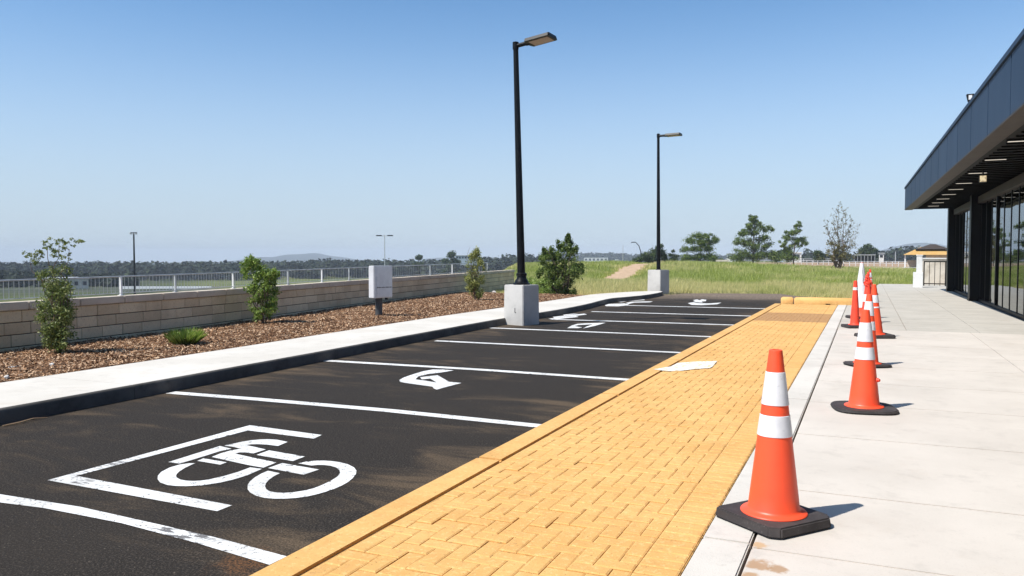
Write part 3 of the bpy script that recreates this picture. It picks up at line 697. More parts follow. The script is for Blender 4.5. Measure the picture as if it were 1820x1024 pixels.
# roof slab and soffit
MB().prism([loc(fx(Y0) + .13, Y0 + .1), loc(12, Y0 + .1), loc(12, Y1 - .1), loc(fx(Y1) + .13, Y1 - .1)], ZS + .12, ZF - .12).build('roof', m_roof, bd)
mb = MB(); sof_poly = [(fx(Y0) + .32, Y0 + .12), (XG + .3, Y0 + .12), (XG + .3, Y1 - .12), (fx(Y1) + .32, Y1 - .12)]
sof = MB().prism([loc(*p) for p in sof_poly], ZS + .04, ZS + .118).build('soffit', m_soffit, bd)
# soffit battens give the slatted look
mb = MB(); y_ = Y0 + .4
while y_ < Y1 - .3:
    mb.box((*loc((fx(y_) + .32 + XG + .25) / 2, y_), ZS + .025), (XG - .08 - fx(y_) - .3, .035, .03)); y_ += .48
mb.build('soffit_battens', m_soffit, sof)
# fascia panels
mb = MB(); y_ = Y1; PW = 2.1
while y_ > Y0:
    a, b = max(y_ - PW, Y0) + .03, y_ - .03
    mb.prism([loc(fx(a), a), loc(fx(a) + .03, a), loc(fx(b) + .03, b), loc(fx(b), b)], ZS + .012, ZF - .09); y_ -= PW
for xa in np.arange(fx(Y1) + .04, 11.9, 2.1):
    mb.box((*loc(min(xa + 1.05, 11), Y1 + .0), (ZS + ZF) / 2 - .04), (2.06, .03, ZF - ZS - .10))
mb.build('fascia', m_navy, bd)
MB().prism([loc(fx(Y0) + .031, Y0 + .02), loc(fx(Y0) + .12, Y0 + .02), loc(fx(Y1) + .12, Y1 - .03), loc(fx(Y1) + .031, Y1 - .03)], ZS + .02, ZF - .1).build('fascia_backing', m_soffit, bd)
MB().prism([loc(fx(Y0) - .03, Y0), loc(fx(Y0) + .3, Y0), loc(fx(Y1) + .3, Y1 + .03), loc(fx(Y1) - .03, Y1 + .03)], ZF - .075, ZF).build('coping', m_navy, bd)
mb = MB(); y_ = Y1
while y_ > Y0:
    a, b = max(y_ - PW, Y0) + .004, y_ - .004
    mb.prism([loc(fx(a) - .004, a), loc(fx(a) + .30, a), loc(fx(b) + .30, b), loc(fx(b) - .004, b)], ZS - .02, ZS + .01); y_ -= PW
mb.build('fascia_trim', m_bronze, bd)
t = NT('strip_light'); e_ = t.n('ShaderNodeEmission'); e_.inputs[0].default_value = (1, .9, .76, 1); e_.inputs[1].default_value = .62; m_strip = t.done(e_)
m_frame = M('black_frame', (.003, .003, .0035, 1), .45, (), .15)
y_ = 16.4 - 2.95 * 6
while y_ < Y1 - 1.5:
    L_ = .38
    f_o = MB().box((*loc(2.42, y_), ZS + .02), (L_ + .04, .10, .036)).build('soffit_light', m_frame, sof)
    # the light panel is a flat strip 3 mm below its housing
    MB().box((*loc(2.42, y_), ZS - .0015), (L_, .07, .006)).build('soffit_light_panel', m_strip, sof)
    y_ += 2.95 if y_ < 25 else 2.2
q_ = G(1747, 318, d=19.2)
sq = MB().box((*loc(q_.x, q_.y), q_.z), (.16, .10, .17)).box((*loc(q_.x, q_.y), (q_.z + ZS) / 2 + .08), (.03, .03, ZS + .05 - q_.z - .08)).build('square_lamp', m_frame, sof)
t = NT('square_lens'); e_ = t.n('ShaderNodeEmission'); t.l(t.mix(t.rng(t.noise(9, 3), .45, .55), (.8, .66, .42, 1), (.42, .33, .2, 1)), e_.inputs[0]); e_.inputs[1].default_value = .75; m_sq = t.done(e_)
MB().box((*loc(q_.x, q_.y - .055), q_.z), (.14, .012, .15)).build('square_lamp_lens', m_sq, sof)
# header beam over the glass
MB().box((*loc(XG - .02, (Y0 + Y1) / 2), 3.42), (.22, Y1 - Y0 - .3, .22)).build('header_beam', m_bronze, bd)
MB().box((*loc(XG + .06, (Y0 + Y1) / 2), 3.56), (.2, Y1 - Y0 - .32, .05)).build('header_top', m_frame, bd)
# columns
cols = [38.25, 30.3, 14.6, 5.0, -4.6]
for cyv in cols:
    wdt = .5 if cyv < 38 else .55
    MB().box((*loc(XG - .13, cyv), 1.86), (.36, wdt, 3.5)).box((*loc(XG - .13, cyv), .16), (.40, wdt + .04, .10)).build('column', m_frame, bd, bevel=.01)
# glass and mullions
t = NT('tinted_glass'); gl = t.n('ShaderNodeBsdfGlossy'); gl.inputs['Roughness'].default_value = .012; gl.inputs[0].default_value = (.86, .9, .93, 1)
wob = t.bump(t.noise(.9, 2, .5, stretch=(1, 1, .35)), .045, .05); t.l(wob, gl.inputs['Normal'])
tr = t.n('ShaderNodeBsdfTransparent'); tr.inputs[0].default_value = (.22, .24, .25, 1)
fr = t.n('ShaderNodeFresnel'); fr.inputs[0].default_value = 2.3
mxs = t.n('ShaderNodeMixShader'); t.l(fr.outputs[0], mxs.inputs[0]); t.l(tr.outputs[0], mxs.inputs[1]); t.l(gl.outputs[0], mxs.inputs[2]); m_glass = t.done(mxs)
for hi, lo in zip(cols[:-1], cols[1:]):
    a, b = lo + .28, hi - .28
    n_ = max(1, round((b - a) / 1.18)); wpn = (b - a) / n_
    for k_ in range(n_):
        pa, pb = a + wpn * k_, a + wpn * (k_ + 1)
        g_ = MB().box((*loc(XG, (pa + pb) / 2), 1.74), (.012, wpn - .05, 3.1)).build('glass_pane', m_glass, bd)
    for k_ in range(n_ + 1):
        th = .11 if k_ % 4 == 2 else .05
        MB().box((*loc(XG + .03, a + wpn * k_), 1.74), (.16 if th > .1 else .10, th, 3.13)).build('mullion', m_frame, bd)
MB().box((*loc(XG + .0, (Y0 + Y1) / 2), .155), (.10, Y1 - Y0 - .3, .07)).build('sill', m_frame, bd)
m_shade_plinth = M('plinth_shade', (.035, .037, .042, 1), .6, [(3, (.06, .06, .065, 1), .4, .7)])  # added dark strip, its colour widens the canopy shadow before the glass
MB().box((*loc(XG + .02, (Y0 + Y1) / 2), .06), (.26, Y1 - Y0, .12)).build('shade_plinth', m_shade_plinth, bd)
# interior shell
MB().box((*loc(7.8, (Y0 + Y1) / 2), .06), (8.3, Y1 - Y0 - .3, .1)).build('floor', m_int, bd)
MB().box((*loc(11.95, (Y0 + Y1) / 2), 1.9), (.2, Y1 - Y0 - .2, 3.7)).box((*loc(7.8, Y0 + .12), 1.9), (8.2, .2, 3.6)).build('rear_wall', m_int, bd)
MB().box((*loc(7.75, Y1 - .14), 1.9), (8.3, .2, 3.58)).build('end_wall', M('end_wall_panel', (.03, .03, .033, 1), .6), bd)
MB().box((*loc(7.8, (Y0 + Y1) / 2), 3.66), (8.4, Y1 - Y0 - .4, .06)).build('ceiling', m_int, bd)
# small floodlight on the roof edge
q_ = G(1712, 176, d=16.2)
fl = empty('roof_floodlight', (fx(18.5) + .12, q_.y, ZF), 0, 'small floodlight on a bracket on the canopy edge', 'floodlight')
MB().tube([(0, 0, 0), (-.01, 0, .09), (-.05, 0, .12)], .012, 8).build('bracket', m_black, fl)
MB().add([(-.11, -.06, .27), (.03, -.06, .27), (.03, .06, .27), (-.11, .06, .27), (-.08, -.04, .12), (-.01, -.04, .12), (-.01, .04, .12), (-.08, .04, .12)], [(0, 1, 2, 3), (4, 5, 6, 7), (0, 1, 5, 4), (1, 2, 6, 5), (2, 3, 7, 6), (3, 0, 4, 7)]).build('lamp_housing', m_black, fl, bevel=.006)
MB().box((-.042, -.055, .20), (.06, .02, .09)).build('lamp_glass', m_white, fl)

# ------------------------------------------------------------------ foliage helpers
def leaves(P, size, nrm=None, up=.3, asp=.55, jit=.35):
    n = len(P); N_ = RNG.normal(size=(n, 3)); N_[:, 2] += up
    if nrm is not None: N_ += nrm * .8
    N_ /= np.linalg.norm(N_, axis=1)[:, None]
    T_ = np.cross(N_, RNG.normal(size=(n, 3))); T_ /= np.linalg.norm(T_, axis=1)[:, None] + 1e-9
    B_ = np.cross(N_, T_); s_ = size * (1 + jit * RNG.normal(size=n)).clip(.45, 1.9)
    a = T_ * s_[:, None]; b = B_ * (s_ * asp)[:, None]; fold = N_ * (s_ * .18)[:, None]
    return np.stack([P - a, P - b * .9 + fold, P + a, P + b * .9 + fold], 1)
def blob_pts(c, rad, n, shell=.55, keep=None):
    d = RNG.normal(size=(n, 3)); d /= np.linalg.norm(d, axis=1)[:, None]
    rr_ = (shell + (1 - shell) * RNG.random(n)) if shell > 0 else RNG.random(n) ** (1 / 3)
    lump = 1 + .18 * np.sin(d[:, 0] * 5 + c[0]) * np.cos(d[:, 1] * 4 + c[2] * 3) + .12 * np.sin(d[:, 2] * 9 + c[1])
    return np.array(c) + d * (rr_ * lump)[:, None] * np.array(rad), d
def plant(name, loc_, stems, clusters, leafm, barkm, size, label, cat, group=None, stemname='trunk', crownname='crown', up=.3, asp=.55):
    """stems: list of (points, radii); clusters: list of (centre, radii, leaf count, shell)"""
    t_ = empty(name, loc_, 0, label, cat, group)
    mb = MB()
    for p_, r_ in stems: mb.tube(p_, r_, 7)
    if stems: mb.build(stemname, barkm, t_, smooth=True)
    PP = []; DD = []
    for c_, rd, n_, sh in clusters:
        p_, d_ = blob_pts(c_, rd, n_, sh); PP.append(p_); DD.append(d_)
    P_ = np.vstack(PP); D_ = np.vstack(DD)
    fast(crownname, leaves(P_, size, D_, up, asp), leafm, t_)
    return t_
m_bark = M('bark', (.10, .075, .055, 1), .9, [(14, (.16, .125, .095, 1), .4, .65)], bump=(30, .5, .01))
m_twig = M('brown_twig', (.15, .10, .07, 1), .9)
lf_green = leafmat('leaf_green', (.040, .075, .014, 1), (.11, .17, .032, 1), (.24, .31, .07, 1), .3)
lf_fresh = leafmat('leaf_fresh', (.10, .17, .026, 1), (.21, .32, .050, 1), (.42, .50, .14, 1), .35)
lf_olive = leafmat('leaf_olive', (.075, .11, .026, 1), (.17, .22, .050, 1), (.36, .38, .14, 1), .3)
lf_warm = leafmat('leaf_warm', (.12, .15, .035, 1), (.26, .29, .070, 1), (.48, .46, .16, 1), .3)
lf_dark = leafmat('leaf_dark', (.018, .035, .011, 1), (.045, .078, .022, 1), (.11, .155, .045, 1), .22)
lf_far = leafmat('leaf_far', (.008, .015, .009, 1), (.017, .029, .013, 1), (.036, .052, .021, 1), .1, .8)
lf_bronze = leafmat('leaf_bronze', (.09, .07, .030, 1), (.17, .145, .055, 1), (.28, .25, .10, 1), .25)
def wiggle(a, b, n=5, amp=.05):
    a, b = Vector(a), Vector(b); L_ = (b - a).length
    return [a.lerp(b, k_ / n) + Vector((random.gauss(0, 1), random.gauss(0, 1), 0)) * amp * L_ * math.sin(math.pi * k_ / n + .01) for k_ in range(n + 1)]
def taper(r0, r1, n=5): return [r0 + (r1 - r0) * k_ / n for k_ in range(n + 1)]
# camera-right direction on the ground, used to shape silhouettes
RX, RY = CY, SY
def off(u_, v_=0, z=0): return (u_ * RX - v_ * SY, u_ * RY + v_ * CY, z)

# shrub 1: spindly with umbrella tufts, left
stems = []; cl = []
for k_ in range(9):
    u_ = random.uniform(-.20, .22); v_ = random.uniform(-.15, .15); hh = random.uniform(.7, 1.1)
    stems.append((wiggle(off(u_ * .15, v_ * .15, -.05), off(u_, v_, hh), 5, .06), taper(.013, .004)))
for u_, z in ((.05, 1.62), (-.12, 1.6), (.20, 1.55), (-.38, 1.38)):
    stems.append((wiggle(off(.02, 0, .5), off(u_, 0, z), 6, .05), taper(.012, .003, 6)))
for k_ in range(80):
    z = random.uniform(.10, 1.05); wv = .27 if z > .35 else .17
    cl.append((off(random.uniform(-wv, wv) + (.02 if z > .3 else .02), random.uniform(-.18, .18), z), (.10, .10, .11), 120, .1))
for k_ in range(24): cl.append((off(random.uniform(-.24, .24), random.uniform(-.1, .1), random.uniform(1.0, 1.3)), (.09, .09, .08), 40, .3))
s1a = [(-.32, 1.47), (-.24, 1.47), (-.40, 1.46), (-.33, 1.33), (-.30, 1.40)]; s1b = [(-.02, 1.66), (-.10, 1.62), (.07, 1.64), (.16, 1.65), (.26, 1.63), (.31, 1.66), (-.16, 1.56), (.03, 1.50), (.10, 1.55), (-.03, 1.44), (.14, 1.45), (-.05, 1.57)]
for u_, z in s1a + s1b:
    for _ in range(4): cl.append((off(u_ + random.gauss(0, .035), random.uniform(-.08, .08), z + random.gauss(0, .03)), (.045, .045, .03), 16, .1))
plant('shrub', (-10.82, 7.95, .15), stems, cl, lf_olive, m_twig, .016, 'tall spindly shrub with tufted open top at the left end of the wall', 'shrub', 'young shrubs planted in the mulch bed', 'stems', 'foliage')
# shrub 2
stems = [(wiggle(off(0, 0, -.05), off(random.uniform(-.25, .2), random.uniform(-.1, .1), random.uniform(.8, 1.3)), 5, .06), taper(.014, .004)) for _ in range(8)]
cl = []
for (u_, z, w_) in [(-.02, .22, .18), (.02, .35, .24), (0, .5, .27), (.0, .65, .26), (-.08, .78, .28), (0.05, .86, .27), (.12, 1.0, .22), (-.14, 1.05, .26), (-.22, 1.2, .2), (-.28, 1.34, .13), (-.16, 1.28, .14), (.18, 1.1, .12)]:
    for k_ in range(13): cl.append((off(u_ * 1.0 + random.uniform(-w_, w_) * 1.05, random.uniform(-.2, .2), z + random.uniform(-.07, .07)), (w_ * .42, w_ * .42, .09), 75, .05))
plant('shrub', (-11.6, 13.2, .15), stems, cl, lf_fresh, m_twig, .021, 'leafy light green shrub standing left of the utility cabinet', 'shrub', 'young shrubs planted in the mulch bed', 'stems', 'foliage')
# shrub 3
stems = [(wiggle(off(0, 0, -.05), off(random.uniform(-.2, .2), random.uniform(-.1, .1), random.uniform(1.1, 1.75)), 5, .05), taper(.014, .003)) for _ in range(12)]
cl = []
for k_ in range(72):
    z = random.uniform(.12, 1.65); w_ = .30 * math.sin(min(1, (z + .15) / .8) * 1.57) * (1 if z < 1. else max(.25, 1 - (z - 1.) * 1.2))
    cl.append((off(random.uniform(-w_, w_), random.uniform(-w_, w_), z), (.11, .11, .13), 80, .3))
plant('shrub', (-11.5, 23.0, .15), stems, cl, lf_warm, m_twig, .024, 'narrow yellowish upright shrub just left of the nearer light base', 'shrub', 'young shrubs planted in the mulch bed', 'stems', 'foliage')
# low tuft
n = 900; a = RNG.random(n) * 6.283; r_ = RNG.random(n) ** .5 * .14; ln = .18 + .16 * RNG.random(n); sp_ = .15 + .95 * RNG.random(n)
b0 = np.stack([r_ * np.cos(a), r_ * np.sin(a), np.zeros(n) - .02], -1); dv_ = np.stack([np.cos(a) * sp_, np.sin(a) * sp_, np.full(n, .85)], -1); dv_ /= np.linalg.norm(dv_, axis=1)[:, None]
tip = b0 + dv_ * ln[:, None]; sd = np.stack([-np.sin(a), np.cos(a), 0 * a], -1) * .006; mid = (b0 + tip) / 2 + np.array([0, 0, .025])
tf = empty('grass_tuft', (-10.1, 9.65, .16), 0, 'low bright green tuft alone on the mulch in front of the wall', 'grass tuft')
fast('blades', np.stack([b0 - sd, b0 + sd, mid + sd, tip, mid - sd], 1), lf_fresh, tf)
P_, D_ = blob_pts((0, 0, .12), (.26, .26, .10), 900, .3); fast('foliage', leaves(P_, .014, D_), lf_fresh, tf)
# big bush near the end of the wall
stems = [(wiggle(off(random.uniform(-.2, .3), 0, -.1), off(random.uniform(-.6, .7), random.uniform(-.4, .4), random.uniform(1.2, 2.1)), 6, .06), taper(.03, .006, 6)) for _ in range(14)]
cl = []
for (u_, z, w_) in [(.35, .25, .4), (-.1, .35, .55), (.0, .6, .75), (.1, .85, .85), (-.2, 1.1, .75), (.3, 1.15, .75), (0, 1.4, .75), (-.25, 1.6, .55), (.2, 1.75, .55), (.25, 2.0, .35), (-.45, 1.75, .2), (.38, 2.2, .16), (.7, 1.1, .3), (-.55, .9, .3), (.5, 1.85, .3)]:
    for k_ in range(10): cl.append((off(u_ + random.uniform(-w_, w_) * .85, random.uniform(-w_, w_) * .6, z + random.uniform(-.14, .14)), (w_ * .30, w_ * .30, .16), 170, .05))
plant('bush', (-10.75, 28.6, .0), stems, cl, lf_green, m_bark, .030, 'large dark green bush with peaked top at the end of the mulch bed', 'bush', None, 'stems', 'foliage')
# bright weeds between wall end and bush
n = 15000; yy = 28.3 + 6 * RNG.random(n); px_ = 925 + 68 * RNG.random(n); dd = yy / (CY + (px_ - 910) / F * SY); xx = (px_ - 910) / F * dd * CY - dd * SY
kk = (xx < -10.9); xx = xx[kk]; yy = yy[kk]; n = len(xx)
hh = np.clip(.55 + .4 * wav(xx, yy, 2.2), .25, .9) * (.6 + .5 * RNG.random(n)) * sstep(27.8, 30, yy + RNG.random(n))
P_ = np.stack([xx, yy, hh * RNG.random(n) ** .6 + .0], -1)
w_o = fast('weeds', leaves(P_, .035, None, .5, .4), lf_fresh); tag(w_o, 'bright yellow green weeds between the wall end and dark bush', 'weeds', kind='stuff')

# white rubble pieces on the mulch
m_stone = M('pale_stone', (.62, .59, .55, 1), .85, [(20, (.42, .38, .33, 1), .45, .65)], bump=(30, .5, .01))
def stone(x, y, z, sx, sy, sz, label, group='pale rubble pieces lying on the mulch'):
    bm = bmesh.new(); bmesh.ops.create_icosphere(bm, subdivisions=2, radius=1)
    for v in bm.verts: v.co = Vector((v.co.x * sx, v.co.y * sy, v.co.z * sz)) * (1 + random.uniform(-.18, .18))
    me_ = bpy.data.meshes.new('rubble_stone'); bm.to_mesh(me_); bm.free(); me_.materials.append(m_stone)
    o = bpy.data.objects.new('rubble_stone', me_); COL.objects.link(o); o.location = (x, y, z); o.rotation_euler = (0, 0, random.uniform(0, 3)); tag(o, label, 'stone', group)
for (px_, py_, a_, b_, lab) in ((25, 655, .10, .04, 'flat pale stone on the mulch at the far left edge'), (92, 650, .06, .03, 'pale stone on the mulch just below the spindly shrub'), (12, 672, .05, .03, 'small pale stone on the mulch closest to the left sidewalk'),
                                (670, 553, .22, .06, 'wide pale stone slab beside the foot of the cabinet post'), (878, 520, .10, .08, 'white block of rubble at the wall foot left of the light base')):
    p = G(px_, py_, .17); stone(p.x, p.y, .18, a_, b_, .025 if py_ > 540 else .06, lab)
# dry stick at the kerb
p0 = G(5, 757, .01); p1 = G(84, 742, .01)
st_ = MB().tube([p0, p0.lerp(p1, .35) + Vector((.02, 0, .006)), p0.lerp(p1, .7) + Vector((-.02, .0, .01)), p1], [.006, .008, .007, .003], 6).build('dry_stick', M('dry_wood', (.42, .27, .15, 1), .9))
tag(st_, 'thin dry stick lying on the asphalt against the left kerb', 'stick')

# ------------------------------------------------------------------ meadow grass
def in_meadow(x, y):
    px, d = pxof(x, y)
    e = np.full_like(x, 35.5)
    e = np.where(x < -7.2, 32.3, e); e = np.where(x < -9.4, 30.5, e)
    e = np.where((x > -3.2) & (x < .9), np.interp(x, [-3.2, -1.4, -1.0, .9], [35.0, 33.4, 30.4, 28.6]), e)
    e = np.where(x > bnd(y) - .05, 47.2, e); e = np.where((x > 2.5), 48.2, e)
    e = e + .8 * wav(x, y, 1.1) * (y < 40)
    ok = y > e
    far_lim = np.where(px > 1400, 88 + 8 * wav(x, y, .2), np.where(px > 1290, 118, 165))
    ok &= (d < far_lim) & (x > -17.5 - (y - 37.1) * .43) & (px > 880) & (px < 1800)
    return ok
pth = [AT(1090, 52), AT(1105, 60), AT(1120, 70), AT(1140, 82), AT(1168, 98), AT(1215, 120)]
def path_d(x, y):
    b = np.full_like(x, 1e9)
    for (ax, ay), (bx, by) in zip(pth[:-1], pth[1:]):
        L2_ = (bx - ax) ** 2 + (by - ay) ** 2; tt = np.clip(((x - ax) * (bx - ax) + (y - ay) * (by - ay)) / L2_, 0, 1)
        b = np.minimum(b, np.hypot(x - ax - tt * (bx - ax), y - ay - tt * (by - ay)))
    return b
G_ = []
for (d0, d1, dens, wdt, hh) in ((25, 46, 55, .0075, .36), (46, 70, 26, .013, .46), (70, 105, 12, .022, .50), (105, 168, 5, .035, .50)):
    ar = (1800 - 880) / F * (d1 ** 2 - d0 ** 2) / 2; n = int(ar * dens)
    d = np.sqrt(d0 ** 2 + (d1 ** 2 - d0 ** 2) * RNG.random(n)); px_ = 880 + 920 * RNG.random(n); l = (px_ - 910) / F * d
    x = l * CY - d * SY; y = l * SY + d * CY
    pd = path_d(x, y); front = sstep(0, 9, d - 0)
    k_ = in_meadow(x, y) & (pd > .9 + .35 * wav(x, y, 1.7)); x = x[k_]; y = y[k_]; pd = pd[k_]; n = len(x)
    z = terrain(x, y); nb = 6
    edge = np.ones(n)
    for dy_ in (1.2, 2.4): edge *= np.where(in_meadow(x, y - dy_), 1., .72)
    hgt = hh * (.75 + .35 * wav(x, y, .45, 1.)) * edge * (.55 + .45 * sstep(.8, 3.2, pd))
    hgt = np.repeat(hgt, nb) * (.55 + .75 * RNG.random(n * nb)); X = np.repeat(x, nb) + RNG.normal(0, .05, n * nb); Y_ = np.repeat(y, nb) + RNG.normal(0, .05, n * nb); Z = np.repeat(z, nb)
    a = RNG.random(n * nb) * 6.283; ca, sa = np.cos(a), np.sin(a); w_ = wdt * (.7 + .8 * RNG.random(n * nb)); ln = RNG.normal(0, .16, (n * nb, 2)) + np.array([.10, .04])
    B0 = np.stack([X - ca * w_, Y_ - sa * w_, Z - .02], -1); B1 = np.stack([X + ca * w_, Y_ + sa * w_, Z - .02], -1)
    T_ = np.stack([X + ln[:, 0] * hgt * 1.3, Y_ + ln[:, 1] * hgt * 1.3, Z + hgt], -1)
    G_.append(np.stack([B0, B1, T_], 1))
t = NT('meadow_grass'); r_ = t.rand()
c = t.mix(t.rng(r_, 0, .6), (.14, .19, .030, 1), (.38, .44, .085, 1)); c = t.mix(t.rng(r_, .6, 1), c, (.64, .66, .26, 1))
x_, y__, z_ = t.xyz()
dryn = t.math('ADD', t.noise(.16, 5, .6, stretch=(1, .55, 1)), t.rng(y__, 54, 33, 0, .17))
c = t.mix(t.math('MULTIPLY', t.rng(dryn, .47, .64), t.rng(r_, 0, 1, .35, .95)), c, (.80, .68, .34, 1))
b_ = t.pbsdf(c, .6, .25); tr = t.n('ShaderNodeBsdfTranslucent'); t.l(c, tr.inputs[0]); mxs = t.n('ShaderNodeMixShader'); mxs.inputs[0].default_value = .35
t.l(b_.outputs[0], mxs.inputs[1]); t.l(tr.outputs[0], mxs.inputs[2]); m_meadow = t.done(mxs)
tag(fast('meadow_grass', np.vstack(G_), m_meadow), 'tall green and straw coloured meadow grass beyond the parking lot', 'grass', kind='stuff')
# sandy path over the mound
PV = []; n = 60; pr = resample([Vector(p) for p in pth], n)
for i, p in enumerate(pr):
    tn = (pr[min(i + 1, n)] - pr[max(i - 1, 0)]).normalized(); nn = Vector((-tn.y, tn.x)); wv = (.85 + .4 * math.sin(i * .9) * .4) * min(1, i / 4 + .2)
    for k_ in (-1.6, -.8, 0, .8, 1.6):
        q_ = p + nn * k_ * wv; PV.append((q_.x, q_.y, float(terrain(q_.x, q_.y)) + .035 - abs(k_) * .012))
mb = MB(); mb.v = PV; mb.f = [(i * 5 + k_, i * 5 + k_ + 1, (i + 1) * 5 + k_ + 1, (i + 1) * 5 + k_) for i in range(n) for k_ in range(4)]
tag(mb.build('path', M('sandy_path', (.52, .36, .23, 1), .95, [(2.5, (.40, .27, .16, 1), .4, .65)], bump=(9, .6, .03)), smooth=True), 'sandy footpath climbing the low grass mound', 'path', kind='structure')

# ------------------------------------------------------------------ meadow trees
def tree(px_, d, base_y, top_y, wpx, kind, label, seed, name='tree', cat='tree', group='young trees along the far edge of the meadow'):
    random.seed(seed); x, y = AT(px_, d); z0 = float(terrain(x, y)); m = d / F
    Ht = CZ + (455 - top_y) * m - z0; W = wpx * m / 2
    stems = []; cl = []
    def c(u_, z, r_, n_, sh=.45, rz=None): cl.append((off(u_ * W, random.uniform(-.5, .5) * W, z * Ht), (r_ * W, r_ * W, (rz or r_ * .75) * W), n_, sh))
    stems.append((wiggle((0, 0, -.2), (0, 0, Ht * .93), 7, .02), taper(Ht * .018, Ht * .003, 7)))
    spec = kind
    for (u_, z, r_, n_) in spec:
        b0 = max(.12, z - .18 - abs(u_) * .12)
        stems.append((wiggle((0, 0, b0 * Ht), off(u_ * W, 0, z * Ht), 4, .06), taper(Ht * .008, Ht * .002, 4)))
        for k_ in range(9): c(u_ * .97 + random.gauss(0, .26) * (r_ + .15), z + random.gauss(-.01, .036), r_ * random.uniform(.45, .95), int(n_ * .62), .05)
    return plant(name, (x, y, z0), stems, cl, lf_green if seed % 2 else lf_dark, m_bark, max(.075, m * 1.15), label, cat, group)
K1 = [(-.2, .9, .32, 210), (.25, .86, .28, 190), (-.6, .72, .36, 210), (.62, .70, .34, 210), (0, .68, .42, 260), (-.85, .48, .26, 160), (.85, .78, .2, 130), (-.3, .48, .4, 220), (.4, .5, .4, 220), (-.7, .25, .42, 230), (.6, .27, .48, 240), (-.1, .25, .42, 230), (.9, .2, .32, 170), (-.95, .15, .3, 160)]
K2 = [(-.1, .95, .2, 200), (.12, .9, .22, 190), (-.3, .82, .26, 200), (.28, .78, .28, 200), (.72, .72, .26, 180), (-.62, .68, .3, 200), (0, .66, .36, 240), (.5, .56, .34, 220), (-.8, .50, .28, 180), (-.3, .46, .42, 260), (.7, .42, .3, 200), (.2, .4, .4, 240), (-.75, .22, .46, 260), (.75, .22, .46, 260), (-.2, .2, .5, 260), (.3, .2, .46, 260), (-1.0, .15, .34, 180), (1.15, .15, .4, 200)]
K3 = [(.35, .95, .22, 160), (.25, .82, .3, 180), (-.2, .78, .3, 180), (-.45, .66, .34, 190), (.75, .60, .26, 150), (.2, .58, .34, 190), (.85, .50, .22, 140), (-.85, .5, .26, 150), (-.3, .38, .4, 200), (-.6, .2, .5, 230), (-.1, .18, .4, 200)]
tree(1245, 150, 467, 412, 62, K1, 'broad rounded young tree, leftmost of the three meadow edge trees', 11)
tree(1339, 150, 467, 385, 66, K2, 'tallest bushy young tree, middle of the three meadow edge trees', 13)
tree(1410, 145, 466, 396, 46, K3, 'slim leaning young tree, right of the tallest meadow tree', 15)
KB = [(-.5, .45, .5, 260), (0, .5, .5, 260), (.4, .62, .42, 240), (.55, .85, .2, 140), (.35, .8, .25, 150), (.8, .4, .4, 220), (-.9, .3, .4, 200), (-.2, .25, .5, 260), (.9, .2, .4, 200), (-1.2, .18, .3, 150)]
tree(1160, 140, 468, 432, 50, KB, 'dark spreading bush left of the farther light pole', 12, 'bush', 'bush', None)
tree(1196, 160, 468, 440, 26, [(0, .8, .3, 60), (-.3, .55, .4, 80), (.4, .5, .4, 80), (0, .3, .6, 120)], 'thin greyish sapling just right of the farther light pole', 10, 'sapling')
KR = [(0, .85, .5, 300), (-.5, .65, .5, 300), (.5, .65, .5, 300), (0, .5, .6, 300), (-.7, .35, .5, 250), (.7, .35, .5, 250), (0, .15, .5, 250)]
tree(1541, 240, 465, 434, 36, KR, 'dark domed tree behind the crumpled cone, taller than the treeline', 14, group=None)
tree(1455, 160, 466, 436, 30, [(-.3, .6, .5, 200), (.3, .5, .5, 200), (0, .3, .7, 240)], 'small dark tree left of the sparse bronze tree', 16, group=None)
tree(1388, 210, 466, 445, 30, KR[:4], 'squat dark tree behind the slim leaning tree', 18, group=None)
tree(801, 330, 470, 445, 36, KR, 'lone round green tree beyond the railing left of the narrow shrub', 20, group=None)
tree(744, 330, 470, 451, 20, KR[:3], 'small palm like tree on the skyline right of the cabinet', 22, group=None)
# sparse bronze tree
random.seed(5); x, y = AT(1490, 74); z0 = float(terrain(x, y)); stems = []; cl = []
SPX = .80
for u_, z, in ((.0, 6.3), (.9, 5.6), (-.8, 5.2), (1.6, 4.9), (-1.6, 4.6), (.4, 5.9), (-.4, 5.7), (1.2, 4.2), (-1.3, 3.8), (1.9, 4.1), (.2, 4.6)):
    st0 = wiggle(off(random.uniform(-.25, .25), random.uniform(-.2, .2), -.1), off(u_ * SPX, random.uniform(-.6, .6), z * .94), 9, .035); stems.append((st0, taper(.045, .006, 9)))
    for k_ in range(5, 10):
        for _ in range(3):
            e_ = st0[k_] + Vector(off(random.uniform(-.34, .34), random.uniform(-.4, .4), random.uniform(.1, .5))); stems.append((wiggle(st0[k_], e_, 3, .08), taper(.012, .004, 3))); cl.append((tuple(e_), (.16, .16, .16), 9, .1))
for k_ in range(12): stems.append((wiggle(off(random.uniform(-.35, .35), 0, -.1), off(random.uniform(-.6, .6), random.uniform(-.3, .3), random.uniform(1.2, 2.4)), 5, .07), taper(.05, .012)))
for k_ in range(80): cl.append((off(random.gauss(0, .55), random.gauss(0, .5), random.uniform(1.1, 2.8)), (.34, .34, .3), 46, .2))
plant('sparse_tree', (x, y, z0), stems, cl, lf_bronze, M('dark_stems', (.15, .10, .075, 1), .9), .055, 'sparse bronze leaved tree with thin bare upper twigs behind the cones', 'tree')

